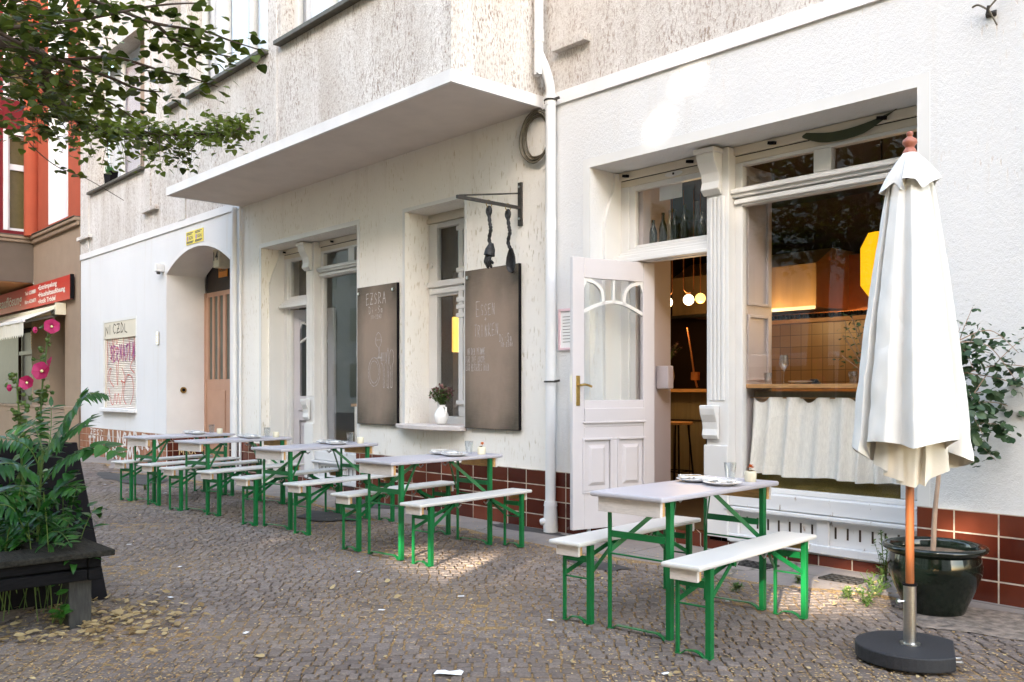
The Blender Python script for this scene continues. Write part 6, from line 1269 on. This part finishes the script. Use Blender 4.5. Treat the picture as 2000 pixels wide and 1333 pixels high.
# hollyhocks
def flower(pet, core, c, nrm, r, cup=.25):
    nrm = Vector(nrm).normalized(); a1 = nrm.orthogonal().normalized(); a2 = nrm.cross(a1)
    for k in range(5):
        a = 2 * math.pi * k / 5; vs = [c - nrm * r * .35]; fs = []
        for i in range(5):
            b = a + (-.66 + 1.32 * i / 4); 
            for q, rr in enumerate((.5, 1.0)): vs.append(c + (a1 * math.cos(b) + a2 * math.sin(b)) * r * rr * (1 + .06 * math.sin(i * 2 + k)) + nrm * (r * cup * (rr - .6) + .004 * k / 5 + .06 * r * math.sin(i * 3.1)))
        for i in range(4): fs += [(0, 1 + 2 * i, 3 + 2 * i), (1 + 2 * i, 2 + 2 * i, 4 + 2 * i, 3 + 2 * i)]
        pet.mesh(vs, fs)
    core.ball(c - nrm * r * .05, r * .17, 10, 6)
for name_lb, st, fl, n in (('tall hollyhock with several pink blooms in front of the beige shop', [(68, 1000, 5.9), (78, 880, 5.9), (80, 800, 5.9), (84, 740, 5.9), (90, 690, 5.9), (95, 628, 5.9)], [((101, 638, 5.85), (.9, -.2, .1), 18), ((81, 725, 5.8), (.7, -.7, .15), 22), ((95, 707, 5.85), (.3, .9, -.2), 15), ((70, 645, 5.9), (-.9, -.5, 0), 8)], 26),
                           ('shorter hollyhock with half-open pink blooms left of the tall one', [(40, 1000, 5.8), (42, 900, 5.8), (38, 820, 5.8), (34, 770, 5.8), (33, 728, 5.8)], [((52, 748, 5.75), (.6, -.4, .1), 17), ((20, 758, 5.8), (-.8, -.5, 0), 9), ((40, 757, 5.82), (.5, -.5, 0), 6)], 20)):
    t = thing('hollyhock', name_lb, 'flower', at_d(*st[0]), 'hollyhocks in the planter'); s = MB(); l = MB(); q = [Vector(p) for p in smooth2([tuple(at_d(*p)) for p in st], 8)]; s.tube(q, [.008 - .004 * i / len(q) for i in range(len(q))], 7)
    for j in range(n):
        i = int(len(q) * (.35 + .63 * j / n)); p = q[i] + rt * rnd.gauss(0, .03) + Vector((0, 0, rnd.gauss(0, .01))); s.tube([q[i], p], .0025, 4); l.ball(p, rnd.uniform(.010, .018), 8, 6)
        for k in range(3): l.leaf(p, (rnd.uniform(-1, 1), rnd.uniform(-1, 1), rnd.uniform(-.2, .8)), (0, 0, 1), rnd.uniform(.025, .045), .022, .2, .6 + .4 * rnd.random())
    for j in range(22):
        i = rnd.randrange(2, int(len(q) * .55)); l.leaf(q[i], (rnd.uniform(-1, 1), rnd.uniform(-1, 1), rnd.uniform(-.4, .5)), (.3, -.3, 1), rnd.uniform(.06, .11), rnd.uniform(.05, .08), .3, .4 + .4 * rnd.random(), 1)
    for (c, nn_, r_) in fl: pe = MB(); co = MB(); flower(pe, co, at_d(*c), nn_, .80 * r_ * c[2] / FP, .5); bl_ = pe.build('bloom', 'petal', t, smooth=80); co.build('flower_centre', 'petal_core', bl_)
    s.build('stem', 'weed', t, smooth=60); l.build('foliage', 'weed', t)
def weed(px, py, h, n, label, tall=False):
    c = on_z(px, py); t = thing('weed', label, 'weed', c, 'weeds along the pavement'); s = MB(); l = MB()
    for k in range(n):
        tip = c + Vector((rnd.gauss(0, h * (.12 if tall else .4)), rnd.gauss(0, h * (.12 if tall else .35)), h * rnd.uniform(.6, 1))); q = smooth2([tuple(c + Vector((rnd.gauss(0, .02), rnd.gauss(0, .02), 0))), tuple(c.lerp(tip, .5) + Vector((0, 0, h * .08))), tuple(tip)], 6); s.tube(q, .002, 4)
        for j in range(16 if tall else 9): i = rnd.randrange(2, len(q)); l.leaf(q[i], (rnd.uniform(-1, 1), rnd.uniform(-1, 1), rnd.uniform(-.1, .8)), (0, 0, 1), rnd.uniform(.03, .06) * (1.3 - .8 * i / len(q)) , .016, .2, rnd.random())
    s.build('stem', 'weed', t); l.build('foliage', 'weed', t)
weed(1728, 1150, .42, 9, 'tall bushy weed growing against the green pot', True); weed(1708, 1165, .16, 8, 'low weed just left of the green pot'); weed(1690, 1185, .13, 8, 'yellow green weed tuft nearest the parasol foot'); weed(1655, 1172, .08, 5, 'small weed sprig in the sunlit cobbles'); weed(1440, 1155, .05, 6, 'low green tuft under the front table'); weed(282, 958, .08, 6, 'small tuft between slabs near the far benches'); weed(1560, 1140, .05, 5, 'little tuft behind the front bench legs')

# ================================================================== STREET TREES
rnd = random.Random(3)
SUN_EL, SUN_AZ = math.radians(20), math.radians(152)
SV = Vector((math.sin(SUN_AZ) * math.cos(SUN_EL), math.cos(SUN_AZ) * math.cos(SUN_EL), math.sin(SUN_EL)))
spots_lit = [(on_z(850, 1102), .24), (on_z(930, 1110), .30), (on_z(1010, 1120), .24), (on_z(1655, 1160), .34), (on_z(1590, 1178), .24), (on_z(1480, 1168), .22), (on_z(1715, 1150), .24), (on_z(765, 1085), .20), (on_y(1270, 272, 6.2), .15), (on_y(1340, 185, 6.2), .15), (on_y(1400, 160, 6.2), .12), (on_y(1450, 390, 6.55), .20), (on_y(1890, 1040, 6.19), .26), (on_y(1812, 965, 6.19), .2), (on_z(300, 930), .34), (on_z(560, 1050), .2), (on_z(1290, 1190), .16)]
def lit(p, extra=0):
    for c, r in spots_lit:
        d = p - c; k = d.dot(SV)
        if k > 0 and (d - SV * k).length < r + extra: return True
    return False
def project(p):
    f = -SA * p.x + CA * p.y; r = CA * p.x + SA * p.y
    return (1000 + FP * r / f, 760 - FP * (p.z - HC) / f, f) if f > .3 else None
def hidden(p, pad=140):
    q = project(p); return q is None or not (-pad < q[0] < 2000 + pad and -pad < q[1] < 1333 + pad)
trunks = [(-6.6, .35), (-8.3, -1.7), (-15.5, -1.9), (-1.2, -3.0)]
tlabel = ['street tree in the planter whose leafy branches hang into the top left corner', 'street tree at the kerb, mirrored in the big cafe window', 'street tree further up the kerb towards the orange house', 'street tree behind the camera on the right']
crown = [MB() for _ in trunks]
for k, (x, y) in enumerate(trunks):
    for i in range(2600 if k else 900):
        v = Vector((rnd.gauss(0, 1), rnd.gauss(0, 1), rnd.gauss(0, 1))).normalized() * rnd.uniform(.35, 1) ** .5
        p = Vector((x + 2.3 * v.x, y - .6 + 1.9 * v.y, 5.6 + 2.2 * v.z))
        if p.y > 1.0 and k or not hidden(p, 200) or lit(p): continue
        crown[k].leaf(p, (rnd.gauss(0, 1), rnd.gauss(0, 1), rnd.uniform(-.8, .2)), (rnd.gauss(0, .5), rnd.gauss(0, .5), 1), rnd.uniform(.09, .17), .12, .2, rnd.random(), 1)
limb = MB(); tw = MB(); lv = crown[0]; lv2 = MB()
def lim(pts, r0, r1):
    q = [Vector(p) for p in smooth2([tuple(at_d(*p)) if len(p) == 3 and p[2] > 0 and isinstance(p[0], int) else tuple(p) for p in pts], 10)]; limb.tube(q, [r0 + (r1 - r0) * i / len(q) for i in range(len(q))], 7); return q
def linden(p, s=None, tone=None):
    s = s or rnd.uniform(.042, .066); d = Vector((rnd.gauss(0, 1), rnd.gauss(0, 1), rnd.uniform(-.6, .2))); lv2.leaf(p, d, (rnd.gauss(0, .38), rnd.gauss(0, .38), 1), s, s * .86, rnd.uniform(.0, .22), tone, 1)
def twig(p, q, n, spread=.05, s=None, tone=None):
    q = Vector(q); p = Vector(p); mid = p.lerp(q, .5) + Vector((0, 0, .04)); c = smooth2([tuple(p), tuple(mid), tuple(q)], 6); tw.tube(c, [.004 - .003 * i / len(c) for i in range(len(c))], 4)
    for j in range(n): linden(Vector(c[min(len(c) - 1, int(len(c) * (j + .6) / n))]) + Vector((rnd.gauss(0, spread), rnd.gauss(0, spread), rnd.gauss(0, spread * .55))), s, None if tone is None else min(1, tone + rnd.random() * .5))
L1 = lim([(-6.55, .45, 3.4), (40, 90, 5.6), (90, 170, 6.0), (130, 215, 6.5), (190, 252, 7.0), (300, 262, 7.5), (400, 262, 7.9), (470, 252, 8.1)], .05, .006)
for k in range(95):
    p = L1[rnd.randrange(int(len(L1) * .42), len(L1))]; pr = project(p); dx = rnd.uniform(-85, 70); far = (pr[0] > 380); twig(p, at_d(min(495, pr[0] + dx), pr[1] + (rnd.uniform(-32, 40) if far else rnd.uniform(-40, 78)), pr[2] + rnd.uniform(-.5, .5)), 15, .06, None, .6)
for k in range(12): twig(L1[rnd.randrange(int(len(L1) * .6), len(L1) - 4)], at_d(rnd.uniform(330, 372), rnd.uniform(300, 332), 7.6), 7, .05)
for pts in ([(-60, 30, 4.7), (100, 112, 5.0), (220, 112, 5.2), (320, 140, 5.3), (372, 152, 5.35), (425, 170, 5.4)], [(80, -20, 4.8), (200, 8, 5.0), (300, 45, 5.1), (400, 62, 5.2), (450, 80, 5.25), (505, 97, 5.3)], [(40, 110, 5.0), (150, 175, 5.2), (205, 195, 5.3), (262, 232, 5.3)], [(-30, 60, 4.8), (150, 40, 4.9), (300, 12, 5.0), (395, 6, 5.1)], [(100, 112, 5.0), (210, 150, 5.2), (270, 175, 5.3), (322, 180, 5.3)], [(300, 45, 5.1), (345, 80, 5.2), (400, 100, 5.2), (452, 112, 5.3)]):
    q = lim(pts, .012, .003)
    for i in range(int(len(q) * .18), len(q)):
        n_ = 3 if i < len(q) * .6 else 2
        for _ in range(n_): linden(q[i] + rt * rnd.gauss(0, .055) + Vector((0, 0, rnd.gauss(-.02, .05))) + fw_ * rnd.gauss(0, .06), rnd.uniform(.048, .076))
q = lim([(52, 262, 5.6), (62, 285, 5.6), (110, 325, 5.7), (170, 350, 5.8), (242, 392, 5.9)], .004, .002)
for k in range(7): linden(q[int(len(q) * rnd.uniform(.5, .75))] + rt * rnd.gauss(0, .05))
for k in range(1650):
    px, py = rnd.uniform(-60, 235), rnd.uniform(-60, 275)
    dn = 1.0 - max(0, (px - 105) / 150) - max(0, (py - 160) / 165)
    if rnd.random() > dn: continue
    linden(at_d(px, py, rnd.uniform(4.6, 6.6)), rnd.uniform(.042, .07), rnd.random() * .7)
for k in range(40):
    a = at_d(rnd.uniform(-40, 60), rnd.uniform(-40, 160), rnd.uniform(4.8, 6)); twig(a, a + rt * rnd.uniform(.2, .5) + Vector((0, 0, rnd.uniform(-.2, .1))), 6)
for k in range(14): twig(at_d(60, 180, 5.8), at_d(rnd.uniform(20, 150), rnd.uniform(230, 290), 5.9), 8)
for i, (x, y) in enumerate(trunks):
    t = thing('street_tree', tlabel[i], 'tree', (x, y, 0), 'lime trees along the kerb'); m = MB(); q = smooth2([(x, y, -.1), (x, y, 1.2), (x + .05, y - .05, 3.2), (x + .1, y - .25, 6), (x, y - .4, 10), (x, y - .4, 13)], 6)
    m.tube(q, [.24 - .21 * (k / len(q)) for k in range(len(q))], 14); m.build('trunk', 'bark', t, smooth=60); m = MB()
    for k in range(12):
        z = rnd.uniform(3.0, 9); a = rnd.uniform(0, 6.28); p0 = Vector((x + .05, y - .2, z)); p1 = p0 + Vector((2.6 * math.cos(a), -1.0 + 1.3 * math.sin(a), rnd.uniform(.8, 2.4)))
        if hidden(p1, 60) and hidden(p0.lerp(p1, .5), 60) and not any(lit(p0.lerp(p1, e / 6)) for e in range(7)): m.tube(smooth2([tuple(p0), tuple(p0.lerp(p1, .5) + Vector((0, 0, .2))), tuple(p1)], 5), [.07 - .005 * e for e in range(11)], 7)
    if i == 0: m.v, m.f, m.tone = m.v + [], m.f + [], m.tone + []; n0 = len(m.v); m.v += limb.v + tw.v; m.f += [tuple(n0 + j for j in fc) for fc in limb.f] + [tuple(n0 + len(limb.v) + j for j in fc) for fc in tw.f]; m.tone += limb.tone + tw.tone
    if m.v: m.build('branch', 'twig' if i == 0 else 'bark', t, smooth=60)
    cr = crown[i]
    if i == 0: n0 = len(cr.v); cr.v += lv2.v; cr.f += [tuple(n0 + j for j in fc) for fc in lv2.f]; cr.tone += lv2.tone
    if cr.v: cr.build('crown', 'linden', t)
# houses across the street and added trees that screen the sun in the gap between them (behind the camera, mirrored in the panes; they shade the scene)
OY = -18.0
for x0, x1, hh, cl, lb in ((-62, -31, 23, (.50, .46, .40), 'sand coloured house across the street, farthest left'), (-30.9, .4, 22.5, (.36, .33, .29), 'pale house across the street, mirrored in the cafe windows'), (17.5, 44, 22.5, (.55, .48, .42), 'beige house across the street on the right')):
    op = thing('opposite_building', lb, 'building', ((x0 + x1) / 2, OY, 0), 'houses across the street'); m = MB(); m.box(x0, OY - 9, -.2, x1, OY, hh); m.build('wall', simple('opposite_render', cl, .9, .05), op)
    m = MB(); n_ = int((x1 - x0) / 2.9)
    for i in range(n_):
        for z in (.9, 4.4, 7.9, 11.4, 14.9): x = x0 + 1 + i * 2.9; m.box(x, OY + .01, z, x + 1.25, OY + .05, z + 2.1)
    o_ = m.build('window', 'dark_glass', op); o_['kind'] = 'stuff'
gt = thing('sun_screen_trees', 'unseen dense trees added across the street to screen the sun', 'trees', (6, OY - 1, 0)); m = MB()
a_ = SV.orthogonal().normalized(); b_ = SV.cross(a_)
for i in range(22000):
    p = Vector((rnd.uniform(-.2, 18.0), rnd.uniform(OY - 4, OY - .3), rnd.uniform(.3, 21.5)))
    if lit(p, .04): continue  # leaves left out along the sun rays that should reach the lit spots
    an = rnd.uniform(0, 6.28); e = (a_ * math.cos(an) + b_ * math.sin(an) + SV * rnd.gauss(0, .4)).normalized(); h = e.cross(SV).normalized(); s_ = rnd.uniform(.25, .42)
    m.face([p - e * s_, p - e * s_ * .2 + h * s_ * .75, p + e * s_, p + e * s_ * .1 - h * s_ * .7], rnd.random())
m.build('crown', 'linden', gt); m = MB()
for x in (2.5, 6.2, 10): m.tube([(x, OY - 2, -.2), (x + .1, OY - 2, 8), (x, OY - 2.2, 15)], [.3, .2, .08], 10)
m.build('trunk', 'bark', gt); gt['kind'] = 'stuff'

# white van parked at the kerb opposite the cafe (behind the camera; mirrored in the window)
vt = thing('parked_van', 'white delivery van parked at the kerb, mirrored in the big cafe window', 'van', (-12, -6.2, -.15)); vx = -14.6; m = MB()
prof = [(0, .35), (0, 1.15), (.75, 1.35), (1.45, 2.2), (1.7, 2.32), (4.7, 2.36), (4.95, 2.2), (5.05, 1.3), (5.05, .4), (4.5, .35), (4.4, .6), (4.1, .72), (3.8, .6), (3.7, .35), (1.5, .35), (1.4, .6), (1.1, .72), (.8, .6), (.7, .35)]
m.prism(prof, (vx, -7.1, -.15), (1, 0, 0), (0, 0, 1), (0, 1.8, 0)); m.build('body', simple('white_van_paint', (.75, .75, .74), .25, .03), vt, bevel=.06)
for xa, xb in ((1.3, 2.0), (2.15, 3.3), (3.45, 4.75)): m = MB(); m.prism([(xa, 1.35), (xb, 1.35), (xb, 2.05), (xa + (.45 if xa < 1.4 else 0), 2.05)], (vx, -5.30, -.15), (1, 0, 0), (0, 0, 1), (0, .012, 0)); m.build('side_window', 'dark_glass', vt)
for xa in (1.1, 4.1): m = MB(); m.tube([(vx + xa, -5.5, .17), (vx + xa, -5.27, .17)], .32, 24); w_ = m.build('wheel', 'black', vt, bevel=.02); m = MB(); m.tube([(vx + xa, -5.28, .17), (vx + xa, -5.262, .17)], .19, 20); m.build('rim', 'steel', w_)
m = MB(); m.box(vx - .01, -5.55, .72, vx + .03, -5.30, .9); m.build('headlight', 'ceramic', vt)
m = MB(); m.box(vx + 5.03, -5.45, .9, vx + 5.06, -5.31, 1.5); m.build('tail_light', 'sign_red', vt)

# ================================================================== LIGHT, SKY, CAMERA
wd = bpy.data.worlds.new('World'); scene.world = wd; wd.use_nodes = True; nt = wd.node_tree; bg = nt.nodes['Background']
sky = nt.nodes.new('ShaderNodeTexSky'); sky.sky_type = 'NISHITA'; sky.sun_disc = False; sky.sun_elevation = SUN_EL; sky.sun_rotation = SUN_AZ; sky.air_density = 1.0; sky.dust_density = 2.0; sky.ozone_density = 1.0
mx = nt.nodes.new('ShaderNodeMixRGB'); mx.blend_type = 'MULTIPLY'; mx.inputs[0].default_value = 1; mx.inputs[2].default_value = SKY_TINT
nt.links.new(sky.outputs[0], mx.inputs[1]); nt.links.new(mx.outputs[0], bg.inputs[0]); bg.inputs[1].default_value = SKY_STRENGTH
sl = bpy.data.lights.new('Sun', 'SUN'); sl.energy = SUN_STRENGTH; sl.angle = math.radians(.53); sl.color = (1, .88, .72); so = bpy.data.objects.new('Sun', sl); COL.objects.link(so); so.rotation_euler = SV.to_track_quat('Z', 'Y').to_euler(); so.location = (0, -10, 20)
cam = bpy.data.cameras.new('Camera'); co = bpy.data.objects.new('Camera', cam); COL.objects.link(co); co.location = (0, 0, HC); co.rotation_euler = (math.pi / 2, 0, AZ)
cam.sensor_width = 36; cam.lens = FP / 2000 * 36; cam.shift_y = (760 - 666.5) / 2000; cam.clip_start = .05; cam.clip_end = 300; scene.camera = co
scene.render.engine = 'CYCLES'; scene.cycles.max_bounces = 10; scene.cycles.transparent_max_bounces = 24; scene.cycles.sample_clamp_indirect = 6; scene.cycles.caustics_reflective = False; scene.cycles.caustics_refractive = False
vs_ = scene.view_settings; vs_.view_transform = 'Standard'; vs_.look = 'None'; vs_.gamma = 1; vs_.exposure = EXPOSURE
